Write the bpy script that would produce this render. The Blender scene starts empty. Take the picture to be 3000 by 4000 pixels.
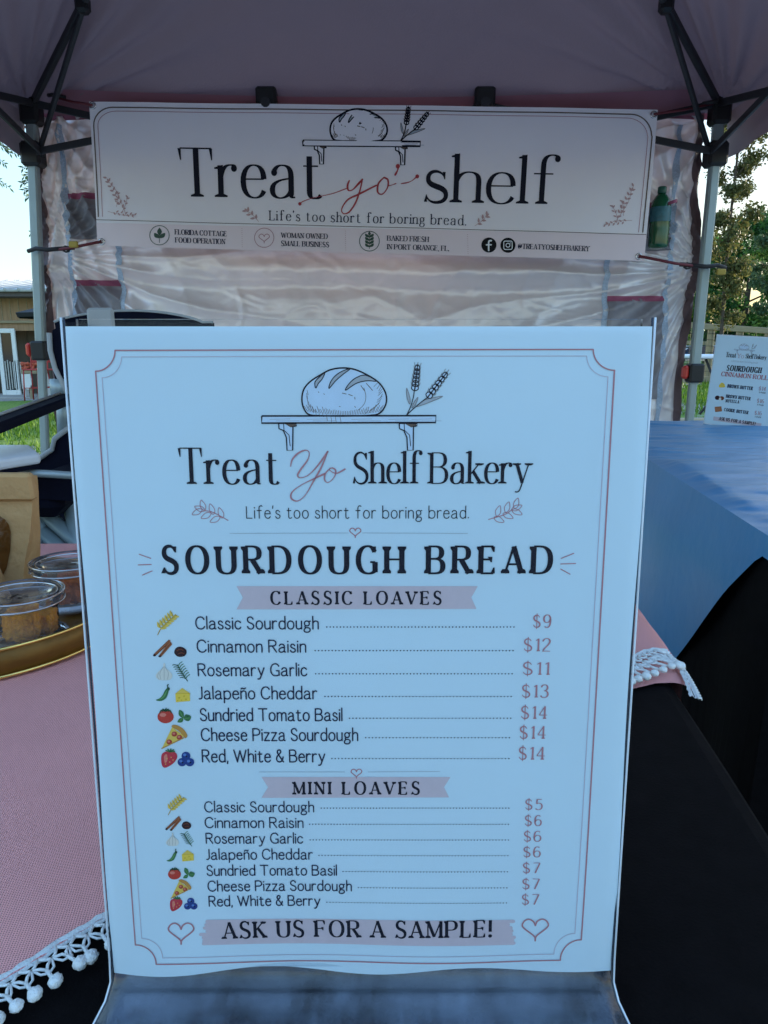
import bpy, math, random
import numpy as np
from mathutils import Vector, Matrix, noise
random.seed(7); np.random.seed(7)
R = math.radians
SC = bpy.context.scene
COL = SC.collection

# ------------------------------------------------------------------ camera
FPX, PITCH, CZ = 2850.0, R(12.3), 1.03
SN, CS = math.sin(PITCH), math.cos(PITCH)
cam_d = bpy.data.cameras.new('camera')
cam = bpy.data.objects.new('camera', cam_d); COL.objects.link(cam)
cam.location = (0, 0, CZ); cam.rotation_euler = (math.pi/2 - PITCH, 0, 0)
cam_d.sensor_fit = 'VERTICAL'; cam_d.sensor_height = 36.0; cam_d.lens = 36*FPX/4000
cam_d.clip_start = 0.01; cam_d.clip_end = 2000
SC.camera = cam

# ------------------------------------------------------------------ sky, sun, exposure
SUN_EL, SUN_AZ = R(8), R(50)            # azimuth measured from the view direction (+Y) to the right (+X)
w = bpy.data.worlds.new("World"); SC.world = w; w.use_nodes = True
nt = w.node_tree; bg = nt.nodes['Background']
sky = nt.nodes.new('ShaderNodeTexSky'); sky.sky_type = 'NISHITA'; sky.sun_disc = False
sky.sun_elevation = SUN_EL; sky.sun_rotation = SUN_AZ
sky.air_density = 1.0; sky.dust_density = 0.7; sky.ozone_density = 1.8
# added tone curve, not cloud: the sky's brightest parts roll off softly, L / (1 + L/k), keeping their hue
ROLLOFF_K = 0.4
bw = nt.nodes.new('ShaderNodeRGBToBW'); ad = nt.nodes.new('ShaderNodeMath'); ad.operation = 'MULTIPLY_ADD'
ad.inputs[1].default_value = 1/ROLLOFF_K; ad.inputs[2].default_value = 1.
dv = nt.nodes.new('ShaderNodeVectorMath'); dv.operation = 'DIVIDE'
nt.links.new(sky.outputs[0], bw.inputs[0]); nt.links.new(bw.outputs[0], ad.inputs[0])
nt.links.new(sky.outputs[0], dv.inputs[0]); nt.links.new(ad.outputs[0], dv.inputs[1])
nt.links.new(dv.outputs[0], bg.inputs[0]); bg.inputs[1].default_value = 0.14
sd = bpy.data.lights.new('sun', 'SUN'); sd.energy = 0.5; sd.angle = R(2.0); sd.color = (1, .86, .66)
sun = bpy.data.objects.new('sun', sd); COL.objects.link(sun)
sdir = Vector((math.sin(SUN_AZ)*math.cos(SUN_EL), math.cos(SUN_AZ)*math.cos(SUN_EL), math.sin(SUN_EL)))
sun.rotation_euler = sdir.to_track_quat('Z', 'Y').to_euler(); sun.location = (6, 6, 6)
SC.view_settings.view_transform = 'Standard'; SC.view_settings.look = 'None'
SC.view_settings.exposure = 4.62; SC.view_settings.gamma = 1
SC.render.engine = 'CYCLES'
SC.cycles.max_bounces = 8; SC.cycles.transparent_max_bounces = 16; SC.cycles.use_denoising = True
SC.cycles.sample_clamp_indirect = 6

# ------------------------------------------------------------------ measuring helpers
def ray(px, py):
    x, y = (px-1500)/FPX, (py-2000)/FPX
    return Vector((x, CS - y*SN, -SN - y*CS))
C0 = Vector((0, 0, CZ))
def at_y(px, py, Y): r = ray(px, py); return C0 + r*(Y/r.y)
def at_z(px, py, z): r = ray(px, py); return C0 + r*((z-CZ)/r.z)
def at_x(px, py, X): r = ray(px, py); return C0 + r*(X/r.x)
V = 3000/1659.0

# ------------------------------------------------------------------ materials
def mat(name, col, rough=.6, metal=0., spec=.5, var=.12, scale=20., bump=0., bscale=60., trans=0., coat=0., sheen=0., tcol=None, coord='Object', stretch=None):
    m = bpy.data.materials.new(name); m.use_nodes = True
    n = m.node_tree.nodes; L = m.node_tree.links
    b = n['Principled BSDF']; out = n['Material Output']
    b.inputs['Roughness'].default_value = rough; b.inputs['Metallic'].default_value = metal
    b.inputs['Specular IOR Level'].default_value = spec
    b.inputs['Coat Weight'].default_value = coat; b.inputs['Sheen Weight'].default_value = sheen
    tc = n.new('ShaderNodeTexCoord'); mp = n.new('ShaderNodeMapping')
    L.new(tc.outputs[coord], mp.inputs[0])
    if stretch: mp.inputs['Scale'].default_value = stretch
    nz = n.new('ShaderNodeTexNoise'); nz.inputs['Scale'].default_value = scale; nz.inputs['Detail'].default_value = 5
    L.new(mp.outputs[0], nz.inputs[0])
    mx = n.new('ShaderNodeMix'); mx.data_type = 'RGBA'
    mx.inputs['A'].default_value = tuple(max(0, c*(1-var)) for c in col) + (1,)
    mx.inputs['B'].default_value = tuple(min(1, c*(1+var)) for c in col) + (1,)
    L.new(nz.outputs[0], mx.inputs['Factor']); L.new(mx.outputs['Result'], b.inputs['Base Color'])
    if bump:
        n2 = n.new('ShaderNodeTexNoise'); n2.inputs['Scale'].default_value = bscale; n2.inputs['Detail'].default_value = 6
        L.new(mp.outputs[0], n2.inputs[0])
        bp = n.new('ShaderNodeBump'); bp.inputs['Strength'].default_value = bump; bp.inputs['Distance'].default_value = .01
        L.new(n2.outputs[0], bp.inputs['Height']); L.new(bp.outputs[0], b.inputs['Normal'])
    if trans:
        t = n.new('ShaderNodeBsdfTranslucent'); t.inputs[0].default_value = tuple(tcol or col) + (1,)
        ms = n.new('ShaderNodeMixShader'); ms.inputs[0].default_value = trans
        L.new(b.outputs[0], ms.inputs[1]); L.new(t.outputs[0], ms.inputs[2]); L.new(ms.outputs[0], out.inputs[0])
    return m
def ink(name, col): return mat(name, col, rough=.7, spec=.2, var=.05, scale=300)
def leafmat(name, c1, c2, tr=.35):
    m = bpy.data.materials.new(name); m.use_nodes = True
    n = m.node_tree.nodes; L = m.node_tree.links; b = n['Principled BSDF']
    g = n.new('ShaderNodeNewGeometry'); r = n.new('ShaderNodeValToRGB')
    r.color_ramp.elements[0].color = c1+(1,); r.color_ramp.elements[1].color = c2+(1,)
    L.new(g.outputs['Random Per Island'], r.inputs[0]); L.new(r.outputs[0], b.inputs['Base Color'])
    b.inputs['Roughness'].default_value = .6; b.inputs['Specular IOR Level'].default_value = .25
    t = n.new('ShaderNodeBsdfTranslucent'); L.new(r.outputs[0], t.inputs[0])
    ms = n.new('ShaderNodeMixShader'); ms.inputs[0].default_value = tr
    L.new(b.outputs[0], ms.inputs[1]); L.new(t.outputs[0], ms.inputs[2]); L.new(ms.outputs[0], n['Material Output'].inputs[0])
    return m
def clearmat(name, haze=.05, hazecol=(.6, .65, .7), ior=1.45, rough=.05, tint=(1, 1, 1), scratch=False):
    m = bpy.data.materials.new(name); m.use_nodes = True
    n = m.node_tree.nodes; L = m.node_tree.links; n.remove(n['Principled BSDF'])
    tr = n.new('ShaderNodeBsdfTransparent'); tr.inputs[0].default_value = tint+(1,)
    gl = n.new('ShaderNodeBsdfGlossy'); gl.inputs['Roughness'].default_value = rough
    df = n.new('ShaderNodeBsdfDiffuse'); df.inputs[0].default_value = hazecol+(1,)
    fr = n.new('ShaderNodeFresnel'); fr.inputs[0].default_value = ior
    m1 = n.new('ShaderNodeMixShader'); m2 = n.new('ShaderNodeMixShader')
    tc = n.new('ShaderNodeTexCoord'); nz = n.new('ShaderNodeTexNoise'); nz.inputs['Scale'].default_value = 45; nz.inputs['Detail'].default_value = 6
    L.new(tc.outputs['Object'], nz.inputs[0])
    mm = n.new('ShaderNodeMath'); mm.operation = 'MULTIPLY'; mm.inputs[1].default_value = haze*2
    if scratch:
        mp = n.new('ShaderNodeMapping'); mp.inputs['Scale'].default_value = (1., .12, 1.); L.new(tc.outputs['Object'], mp.inputs[0])
        n2 = n.new('ShaderNodeTexNoise'); n2.inputs['Scale'].default_value = 260; n2.inputs['Detail'].default_value = 8; n2.inputs['Roughness'].default_value = .75; L.new(mp.outputs[0], n2.inputs[0])
        cr = n.new('ShaderNodeValToRGB'); cr.color_ramp.elements[0].position = .46; cr.color_ramp.elements[1].position = .75; L.new(n2.outputs[0], cr.inputs[0])
        c2 = n.new('ShaderNodeValToRGB'); c2.color_ramp.elements[0].position = .3; c2.color_ramp.elements[1].position = .7; L.new(nz.outputs[0], c2.inputs[0])
        ma = n.new('ShaderNodeMath'); ma.operation = 'MULTIPLY_ADD'; ma.inputs[1].default_value = .55; L.new(cr.outputs[0], ma.inputs[0]); L.new(c2.outputs[0], ma.inputs[2])
        L.new(ma.outputs[0], mm.inputs[0])
    else: L.new(nz.outputs[0], mm.inputs[0])
    L.new(mm.outputs[0], m1.inputs[0])
    L.new(tr.outputs[0], m1.inputs[1]); L.new(df.outputs[0], m1.inputs[2])
    L.new(fr.outputs[0], m2.inputs[0]); L.new(m1.outputs[0], m2.inputs[1]); L.new(gl.outputs[0], m2.inputs[2])
    L.new(m2.outputs[0], n['Material Output'].inputs[0])
    return m

M = {}
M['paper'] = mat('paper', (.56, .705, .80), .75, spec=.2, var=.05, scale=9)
M['ink_black'] = ink('ink_black', (.008, .008, .018))
M['ink_navy'] = ink('ink_navy', (.012, .014, .045))
M['ink_rose'] = ink('ink_rose', (.44, .2, .23))
M['ink_rose_faint'] = ink('ink_rose_faint', (.52, .42, .5))
M['ink_grey'] = ink('ink_grey', (.33, .37, .42))
M['ink_blush'] = ink('ink_blush', (.56, .47, .52))
M['ink_shade'] = ink('ink_shade', (.36, .4, .45))
M['ink_red'] = ink('ink_red', (.42, .05, .06))
M['ink_sepia'] = ink('ink_sepia', (.13, .09, .07))
for k, c in dict(yellow=(.7, .5, .1), gold=(.45, .28, .04), cinn=(.19, .05, .02), cinnl=(.32, .11, .05), raisin=(.035, .012, .015), garlic=(.66, .65, .6),
                 garlicd=(.42, .42, .4), green=(.05, .16, .06), greenl=(.13, .3, .1), dgreen=(.02, .07, .035), cheese=(.78, .55, .07), cheesed=(.6, .38, .03),
                 tomato=(.5, .05, .035), tomatol=(.65, .2, .15), crust=(.5, .25, .06), peps=(.4, .05, .03), straw=(.5, .04, .06), blue=(.02, .05, .22),
                 bluel=(.1, .2, .5), white=(.8, .82, .85), black=(.006, .006, .008), cookie=(.4, .16, .08)).items():
    M['p_'+k] = ink('print_'+k, c)
M['vinyl'] = mat('banner_vinyl', (.86, .8, .83), .5, var=.03, scale=6, bump=.08, bscale=300)
M['vinyl_pink'] = mat('banner_vinyl_blush', (.82, .68, .71), .5, var=.03, scale=6)
M['ink_sprig'] = ink('ink_sprig', (.52, .33, .33)); M['ink_badge'] = ink('ink_badge', (.06, .1, .075))
M['vinyl_light'] = ink('ink_vinyl_light', (.88, .83, .87))
M['acrylic'] = clearmat('clear_acrylic', .004, (.6, .68, .8), rough=.06, ior=1.16, scratch=True)
M['acrylic_base'] = clearmat('scratched_sky_tint_acrylic', .075, (.46, .6, .82), rough=.14, ior=1.4, scratch=True)  # scratches, plus the sky's blue reflection painted in as diffuse haze
M['acrylic_edge'] = mat('acrylic_edge', (.62, .68, .74), .2, var=.3, scale=60)
M['acrylic_dark'] = mat('acrylic_dark_edge', (.03, .04, .06), .2)
M['canopy'] = mat('canopy_fabric', (.225, .16, .175), .75, var=.1, scale=3, bump=.15, bscale=120, trans=.06, tcol=(.5, .3, .36))
M['valance'] = mat('valance_fabric', (.3, .13, .17), .7, var=.15, scale=4, trans=.12, tcol=(.6, .15, .22))
M['steel'] = mat('grey_steel', (.3, .36, .36), .45, metal=.3, var=.15, scale=12, bump=.03)
M['steel_dark'] = mat('dark_steel', (.028, .028, .033), .5, metal=.2, var=.2, scale=15)
M['blackplastic'] = mat('black_plastic', (.006, .006, .007), .5, var=.3)
M['redplastic'] = mat('red_plastic', (.6, .03, .02), .35, var=.1)
M['wall'] = mat('silver_rose_sheet', (.78, .755, .76), .45, metal=.45, var=.06, scale=7, bump=.1, bscale=45, trans=.14, tcol=(.6, .4, .4))
M['seam'] = mat('stitched_seam', (.42, .5, .62), .7, var=.5, scale=160)
M['trim'] = mat('magenta_trim', (.3, .07, .13), .7)
M['pocket'] = mat('grey_pocket_mesh', (.27, .25, .27), .55, metal=.3, var=.3, scale=9, bump=.25, bscale=30)
M['cord_red'] = mat('red_cord', (.13, .012, .02), .6, var=.4, scale=200)
M['cord_black'] = mat('black_cord', (.015, .013, .015), .6)
M['yellow'] = mat('yellow_tag', (.38, .26, .03), .5)
M['chrome'] = mat('grommet_metal', (.6, .6, .62), .25, metal=1)
M['blackcloth'] = mat('black_tablecloth', (.0055, .0045, .005), .9, spec=.08, var=.5, scale=60, bump=.2, bscale=700)
M['bluecloth'] = mat('blue_tablecloth', (.0015, .215, .49), .34, spec=.35, sheen=.12, var=.15, scale=5, bump=.12, bscale=30)
M['chairfab'] = mat('navy_chair_fabric', (.004, .005, .016), .8, spec=.12, var=.4, scale=30, bump=.15, bscale=500)
M['piping'] = mat('grey_piping', (.4, .42, .44), .7)
M['tube'] = mat('pale_grey_tube', (.34, .42, .46), .4, metal=.3, var=.15)
M['whiteplastic'] = mat('white_plastic', (.74, .77, .82), .35, var=.05)
M['kraft'] = mat('kraft_paper', (.52, .31, .14), .75, spec=.2, var=.22, scale=24, bump=.35, bscale=70)
M['film'] = mat('amber_window_film', (.13, .05, .012), .16, var=.7, scale=28, coat=.6, bump=.5, bscale=60)
M['gold'] = mat('gold_tray', (.17, .08, .012), .45, metal=.5, var=.35, scale=40, bump=.12, bscale=90)
M['goldrim'] = mat('gold_rim', (.85, .62, .2), .22, metal=1, var=.1)
M['plastic'] = clearmat('clear_plastic', .07, (.75, .78, .85), rough=.05)
M['plasticrim'] = clearmat('clear_plastic_rim', .45, (.75, .8, .9), rough=.1)
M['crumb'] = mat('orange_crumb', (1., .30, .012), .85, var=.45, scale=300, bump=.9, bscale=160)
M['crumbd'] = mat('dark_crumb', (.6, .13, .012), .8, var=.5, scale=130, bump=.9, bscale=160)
M['lace'] = mat('white_lace', (.78, .82, .82), .85, var=.12, scale=500, bump=.4, bscale=900)
M['greenpet'] = mat('green_bottle', (.006, .085, .035), .2, var=.25, scale=25, coat=.3)
M['greencap'] = mat('green_cap', (.01, .09, .06), .35)
M['label'] = mat('teal_label', (.02, .12, .15), .4, var=.5, scale=60)
M['clearneck'] = mat('bottle_neck', (.4, .4, .38), .2)
M['wood'] = mat('weathered_wood', (.34, .27, .17), .85, var=.35, scale=6, bump=.3, bscale=30, stretch=(1, 1, 6))
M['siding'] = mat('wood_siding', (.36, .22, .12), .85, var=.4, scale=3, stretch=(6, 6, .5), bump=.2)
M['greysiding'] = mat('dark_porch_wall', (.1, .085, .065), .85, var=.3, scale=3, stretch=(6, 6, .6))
M['roofmetal'] = mat('metal_roof', (.48, .5, .5), .4, metal=.4, var=.2, scale=3)
M['roofdark'] = mat('dark_fascia', (.1, .085, .085), .6)
M['whitepaint'] = mat('white_paint', (.78, .8, .78), .5, var=.06)
M['glassdark'] = mat('dark_glass', (.015, .02, .025), .08, var=.3)
M['redpaint'] = mat('red_paint', (.4, .03, .03), .4, var=.2)
M['orangecush'] = mat('orange_cushion', (.5, .1, .05), .8, var=.4, scale=25)
M['umbrella'] = mat('navy_umbrella', (.01, .012, .02), .8)
M['bark'] = mat('bark', (.09, .065, .05), .9, var=.4, scale=8, bump=.5, bscale=20)
M['carpaint'] = mat('dark_car_paint', (.03, .05, .1), .2, var=.1, coat=.6)
M['carglass'] = mat('car_glass', (.02, .05, .12), .05, var=.1)
M['carwhite'] = mat('car_trim_silver', (.6, .63, .66), .2, metal=.6)
M['rubber'] = mat('rubber', (.015, .015, .015), .8)
M['ground'] = None
M['leaf_dark'] = leafmat('leaf_dark', (.02, .075, .025), (.07, .19, .04))
M['leaf_mid'] = leafmat('leaf_mid', (.04, .11, .02), (.15, .27, .06))
M['leaf_olive'] = leafmat('leaf_olive', (.05, .06, .02), (.17, .17, .06))
M['leaf_grey'] = leafmat('leaf_grey', (.035, .07, .035), (.11, .17, .08))
M['grass'] = leafmat('grass_blade', (.05, .13, .015), (.2, .34, .03), .3)

def pinkcloth():
    m = mat('pink_linen', (.88, .41, .39), .9, spec=.1, var=.1, scale=12)
    n = m.node_tree.nodes; L = m.node_tree.links; b = n['Principled BSDF']
    tc = n.new('ShaderNodeTexCoord'); sx = n.new('ShaderNodeSeparateXYZ')
    mp = n.new('ShaderNodeMapping'); mp.inputs['Rotation'].default_value = (0, 0, R(35)); L.new(tc.outputs['Object'], mp.inputs[0])
    L.new(mp.outputs[0], sx.inputs[0])
    def s(o):
        a = n.new('ShaderNodeMath'); a.operation = 'MULTIPLY'; a.inputs[1].default_value = 2*math.pi/.0017; L.new(o, a.inputs[0])
        c = n.new('ShaderNodeMath'); c.operation = 'SINE'; L.new(a.outputs[0], c.inputs[0]); return c
    p = n.new('ShaderNodeMath'); p.operation = 'MULTIPLY'; L.new(s(sx.outputs[0]).outputs[0], p.inputs[0]); L.new(s(sx.outputs[1]).outputs[0], p.inputs[1])
    rp = n.new('ShaderNodeValToRGB'); rp.color_ramp.elements[0].position = .35; rp.color_ramp.elements[1].position = .8
    rp.color_ramp.elements[0].color = (1, 1, 1, 1); rp.color_ramp.elements[1].color = (.2, .16, .17, 1)
    L.new(p.outputs[0], rp.inputs[0])
    mx = n.new('ShaderNodeMix'); mx.data_type = 'RGBA'; mx.blend_type = 'MULTIPLY'; mx.inputs['Factor'].default_value = 1
    src = b.inputs['Base Color'].links[0].from_socket
    L.new(src, mx.inputs['A']); L.new(rp.outputs[0], mx.inputs['B']); L.new(mx.outputs['Result'], b.inputs['Base Color'])
    bp = n.new('ShaderNodeBump'); bp.inputs['Strength'].default_value = .5; bp.inputs['Distance'].default_value = .0006; bp.invert = True
    L.new(p.outputs[0], bp.inputs['Height']); L.new(bp.outputs[0], b.inputs['Normal'])
    return m
M['pink'] = pinkcloth()
def groundmat():
    m = bpy.data.materials.new('ground_grass_gravel'); m.use_nodes = True
    n = m.node_tree.nodes; L = m.node_tree.links; b = n['Principled BSDF']; b.inputs['Roughness'].default_value = .95
    tc = n.new('ShaderNodeTexCoord')
    a = n.new('ShaderNodeTexNoise'); a.inputs['Scale'].default_value = .45; a.inputs['Detail'].default_value = 6; L.new(tc.outputs['Object'], a.inputs[0])
    f = n.new('ShaderNodeTexNoise'); f.inputs['Scale'].default_value = 22; f.inputs['Detail'].default_value = 8; L.new(tc.outputs['Object'], f.inputs[0])
    g = n.new('ShaderNodeValToRGB'); g.color_ramp.elements[0].position = .3; g.color_ramp.elements[1].position = .7
    g.color_ramp.elements[0].color = (.03, .085, .01, 1); g.color_ramp.elements[1].color = (.19, .31, .03, 1); L.new(f.outputs[0], g.inputs[0])
    d = n.new('ShaderNodeValToRGB'); d.color_ramp.elements[0].position = .3; d.color_ramp.elements[1].position = .7
    d.color_ramp.elements[0].color = (.13, .12, .1, 1); d.color_ramp.elements[1].color = (.42, .4, .37, 1); L.new(f.outputs[0], d.inputs[0])
    k = n.new('ShaderNodeValToRGB'); k.color_ramp.elements[0].position = .56; k.color_ramp.elements[1].position = .6; L.new(a.outputs[0], k.inputs[0])
    mx = n.new('ShaderNodeMix'); mx.data_type = 'RGBA'; L.new(k.outputs[0], mx.inputs['Factor']); L.new(g.outputs[0], mx.inputs['A']); L.new(d.outputs[0], mx.inputs['B'])
    sp = n.new('ShaderNodeSeparateXYZ'); L.new(tc.outputs['Object'], sp.inputs[0])
    wob = n.new('ShaderNodeMath'); wob.operation = 'MULTIPLY_ADD'; wob.inputs[1].default_value = 2.2; L.new(a.outputs[0], wob.inputs[0]); L.new(sp.outputs[1], wob.inputs[2])
    lt = n.new('ShaderNodeMath'); lt.operation = 'LESS_THAN'; lt.inputs[1].default_value = 5.2; cl = n.new('ShaderNodeClamp'); cl.inputs['Max'].default_value = 2.; L.new(sp.outputs[0], cl.inputs['Value']); xs_ = n.new('ShaderNodeMath'); xs_.operation = 'MULTIPLY_ADD'; xs_.inputs[1].default_value = -2.2; L.new(cl.outputs[0], xs_.inputs[0]); L.new(wob.outputs[0], xs_.inputs[2]); L.new(xs_.outputs[0], lt.inputs[0])
    gv = n.new('ShaderNodeValToRGB'); gv.color_ramp.elements[0].position = .3; gv.color_ramp.elements[1].position = .7
    gv.color_ramp.elements[0].color = (.3, .28, .25, 1); gv.color_ramp.elements[1].color = (.62, .58, .52, 1); L.new(f.outputs[0], gv.inputs[0])  # gravel round the tent, made pale to bounce light up under the canopy
    mg = n.new('ShaderNodeMix'); mg.data_type = 'RGBA'; L.new(lt.outputs[0], mg.inputs['Factor']); L.new(mx.outputs['Result'], mg.inputs['A']); L.new(gv.outputs[0], mg.inputs['B'])
    L.new(mg.outputs['Result'], b.inputs['Base Color'])
    bp = n.new('ShaderNodeBump'); bp.inputs['Strength'].default_value = .6; bp.inputs['Distance'].default_value = .03
    L.new(f.outputs[0], bp.inputs['Height']); L.new(bp.outputs[0], b.inputs['Normal'])
    return m
M['ground'] = groundmat()

# ------------------------------------------------------------------ mesh builder
def wloc(o):
    v = Vector((0, 0, 0))
    while o is not None: v += o.location; o = o.parent
    return v
class MB:
    def __init__(s): s.v = []; s.f = []; s.m = []; s.mats = []
    def mi(s, m):
        if m not in s.mats: s.mats.append(m)
        return s.mats.index(m)
    def add(s, vs, fs, m=None):
        k = len(s.v); s.v += [tuple(p) for p in vs]; i = s.mi(m) if m is not None else 0
        for f in fs: s.f.append(tuple(k+j for j in f)); s.m.append(i)
        return s
    def box(s, c, d, m=None, rot=None, bev=0.):
        c = Vector(c); hx, hy, hz = d[0]/2, d[1]/2, d[2]/2
        if bev <= 0:
            P = [Vector((x*hx, y*hy, z*hz)) for z in (-1, 1) for y in (-1, 1) for x in (-1, 1)]
            F = [(0, 2, 3, 1), (4, 5, 7, 6), (0, 1, 5, 4), (2, 6, 7, 3), (0, 4, 6, 2), (1, 3, 7, 5)]
        else:
            b = min(bev, hx*.9, hy*.9, hz*.9); P = []; F = []
            def ring(x, y, z): return [Vector(q) for q in ((-x+b, -y, z), (x-b, -y, z), (x, -y+b, z), (x, y-b, z), (x-b, y, z), (-x+b, y, z), (-x, y-b, z), (-x, -y+b, z))]
            def ring2(x, y, z): return [Vector(q) for q in ((-x+b, -y+b, z), (x-b, -y+b, z), (x-b, -y+b, z), (x-b, y-b, z), (x-b, y-b, z), (-x+b, y-b, z), (-x+b, y-b, z), (-x+b, -y+b, z))]
            rs = [ring2(hx, hy, -hz), ring(hx, hy, -hz+b), ring(hx, hy, hz-b), ring2(hx, hy, hz)]
            for r in rs: P += r
            for i in range(3):
                for j in range(8):
                    F.append((i*8+j, i*8+(j+1) % 8, (i+1)*8+(j+1) % 8, (i+1)*8+j))
            F.append((7, 5, 3, 1)); F.append((25, 27, 29, 31))
        if rot is not None: P = [rot @ p for p in P]
        return s.add([c+p for p in P], F, m)
    def bar(s, a, b, w, h, m=None, up=(0, 0, 1)):
        a = Vector(a); b = Vector(b); d = (b-a); L = d.length; d.normalize(); u = Vector(up)
        if abs(d.dot(u)) > .98: u = Vector((0, 1, 0))
        x = d.cross(u).normalized(); z = x.cross(d)
        rot = Matrix((x, d, z)).transposed()
        return s.box((a+b)/2, (w, L, h), m, rot, min(w, h)*.18)
    def tube(s, pts, r, m=None, n=8, closed=False):
        pts = [Vector(p) for p in pts]; N = len(pts); rr = r if hasattr(r, '__len__') else [r]*N
        vs = []; fs = []; prev = None
        for i, p in enumerate(pts):
            if closed: d = pts[(i+1) % N]-pts[i-1]
            else: d = pts[min(i+1, N-1)]-pts[max(i-1, 0)]
            if d.length < 1e-9: d = Vector((0, 0, 1))
            d.normalize()
            u = prev if prev is not None else (Vector((0, 0, 1)) if abs(d.z) < .9 else Vector((1, 0, 0)))
            x = d.cross(u)
            if x.length < 1e-6: x = d.orthogonal()
            x.normalize(); y = x.cross(d).normalized(); prev = y
            for k in range(n):
                a = 2*math.pi*k/n; vs.append(p+(x*math.cos(a)+y*math.sin(a))*rr[i])
        for i in range(N if closed else N-1):
            for k in range(n):
                j = (i+1) % N; fs.append((i*n+k, i*n+(k+1) % n, j*n+(k+1) % n, j*n+k))
        if not closed: fs.append(tuple(range(n-1, -1, -1))); fs.append(tuple((N-1)*n+k for k in range(n)))
        return s.add(vs, fs, m)
    def lathe(s, c, prof, m=None, n=32, cap0=True, cap1=True):
        c = Vector(c); vs = []; fs = []
        for r, z in prof:
            for k in range(n):
                a = 2*math.pi*k/n; vs.append(c+Vector((r*math.cos(a), r*math.sin(a), z)))
        for i in range(len(prof)-1):
            for k in range(n): fs.append((i*n+k, i*n+(k+1) % n, (i+1)*n+(k+1) % n, (i+1)*n+k))
        if cap0: fs.append(tuple(range(n-1, -1, -1)))
        if cap1: fs.append(tuple((len(prof)-1)*n+k for k in range(n)))
        return s.add(vs, fs, m)
    def ball(s, c, r, m=None, n=10, k=7, sq=(1, 1, 1)):
        c = Vector(c); vs = []; fs = []
        for i in range(k+1):
            t = math.pi*i/k
            for j in range(n):
                a = 2*math.pi*j/n; vs.append(c+Vector((r*sq[0]*math.sin(t)*math.cos(a), r*sq[1]*math.sin(t)*math.sin(a), r*sq[2]*math.cos(t))))
        for i in range(k):
            for j in range(n): fs.append((i*n+j, (i+1)*n+j, (i+1)*n+(j+1) % n, i*n+(j+1) % n))
        return s.add(vs, fs, m)
    def grid(s, fn, nu, nv, m=None):
        vs = [fn(i/nu, j/nv) for j in range(nv+1) for i in range(nu+1)]
        fs = [(j*(nu+1)+i, j*(nu+1)+i+1, (j+1)*(nu+1)+i+1, (j+1)*(nu+1)+i) for j in range(nv) for i in range(nu)]
        return s.add(vs, fs, m)
    def prism(s, poly, off, m=None):
        n = len(poly); P = [Vector(p) for p in poly]; o = Vector(off)
        fs = [tuple(range(n-1, -1, -1)), tuple(range(n, 2*n))] + [(i, (i+1) % n, n+(i+1) % n, n+i) for i in range(n)]
        return s.add(P+[p+o for p in P], fs, m)
    def build(s, name, m=None, parent=None, smooth=False, solid=0., label=None):
        me = bpy.data.meshes.new(name); base = wloc(parent) if parent is not None else Vector((0, 0, 0))
        vs = np.array(s.v, dtype=float).reshape(-1, 3) - np.array(base)
        me.from_pydata([tuple(q) for q in vs], [], s.f)
        for q in (s.mats if s.mats and s.mats[0] is not None else [m]): me.materials.append(q)
        if s.mats and len(s.mats) > 1: me.polygons.foreach_set('material_index', s.m)
        if smooth: me.polygons.foreach_set('use_smooth', [True]*len(me.polygons))
        me.update()
        o = bpy.data.objects.new(name, me); COL.objects.link(o)
        if parent is not None: o.parent = parent
        if solid:
            md = o.modifiers.new('thickness', 'SOLIDIFY'); md.thickness = solid; md.offset = 0
        if label: o['label'] = label
        return o
def empty(name, loc, label=None, cat=None, group=None):
    o = bpy.data.objects.new(name, None); COL.objects.link(o); o.location = loc; o.empty_display_size = .1
    return tag(o, label, cat, group)
def tag(o, label=None, cat=None, group=None, kind=None):
    for k, q in (('label', label), ('category', cat), ('group', group), ('kind', kind)):
        if q: o[k] = q
    return o
def copy_tree(o, parent=None):
    c = o.copy(); COL.objects.link(c)
    if parent is not None: c.parent = parent
    for ch in list(o.children): copy_tree(ch, c)
    return c

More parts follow.
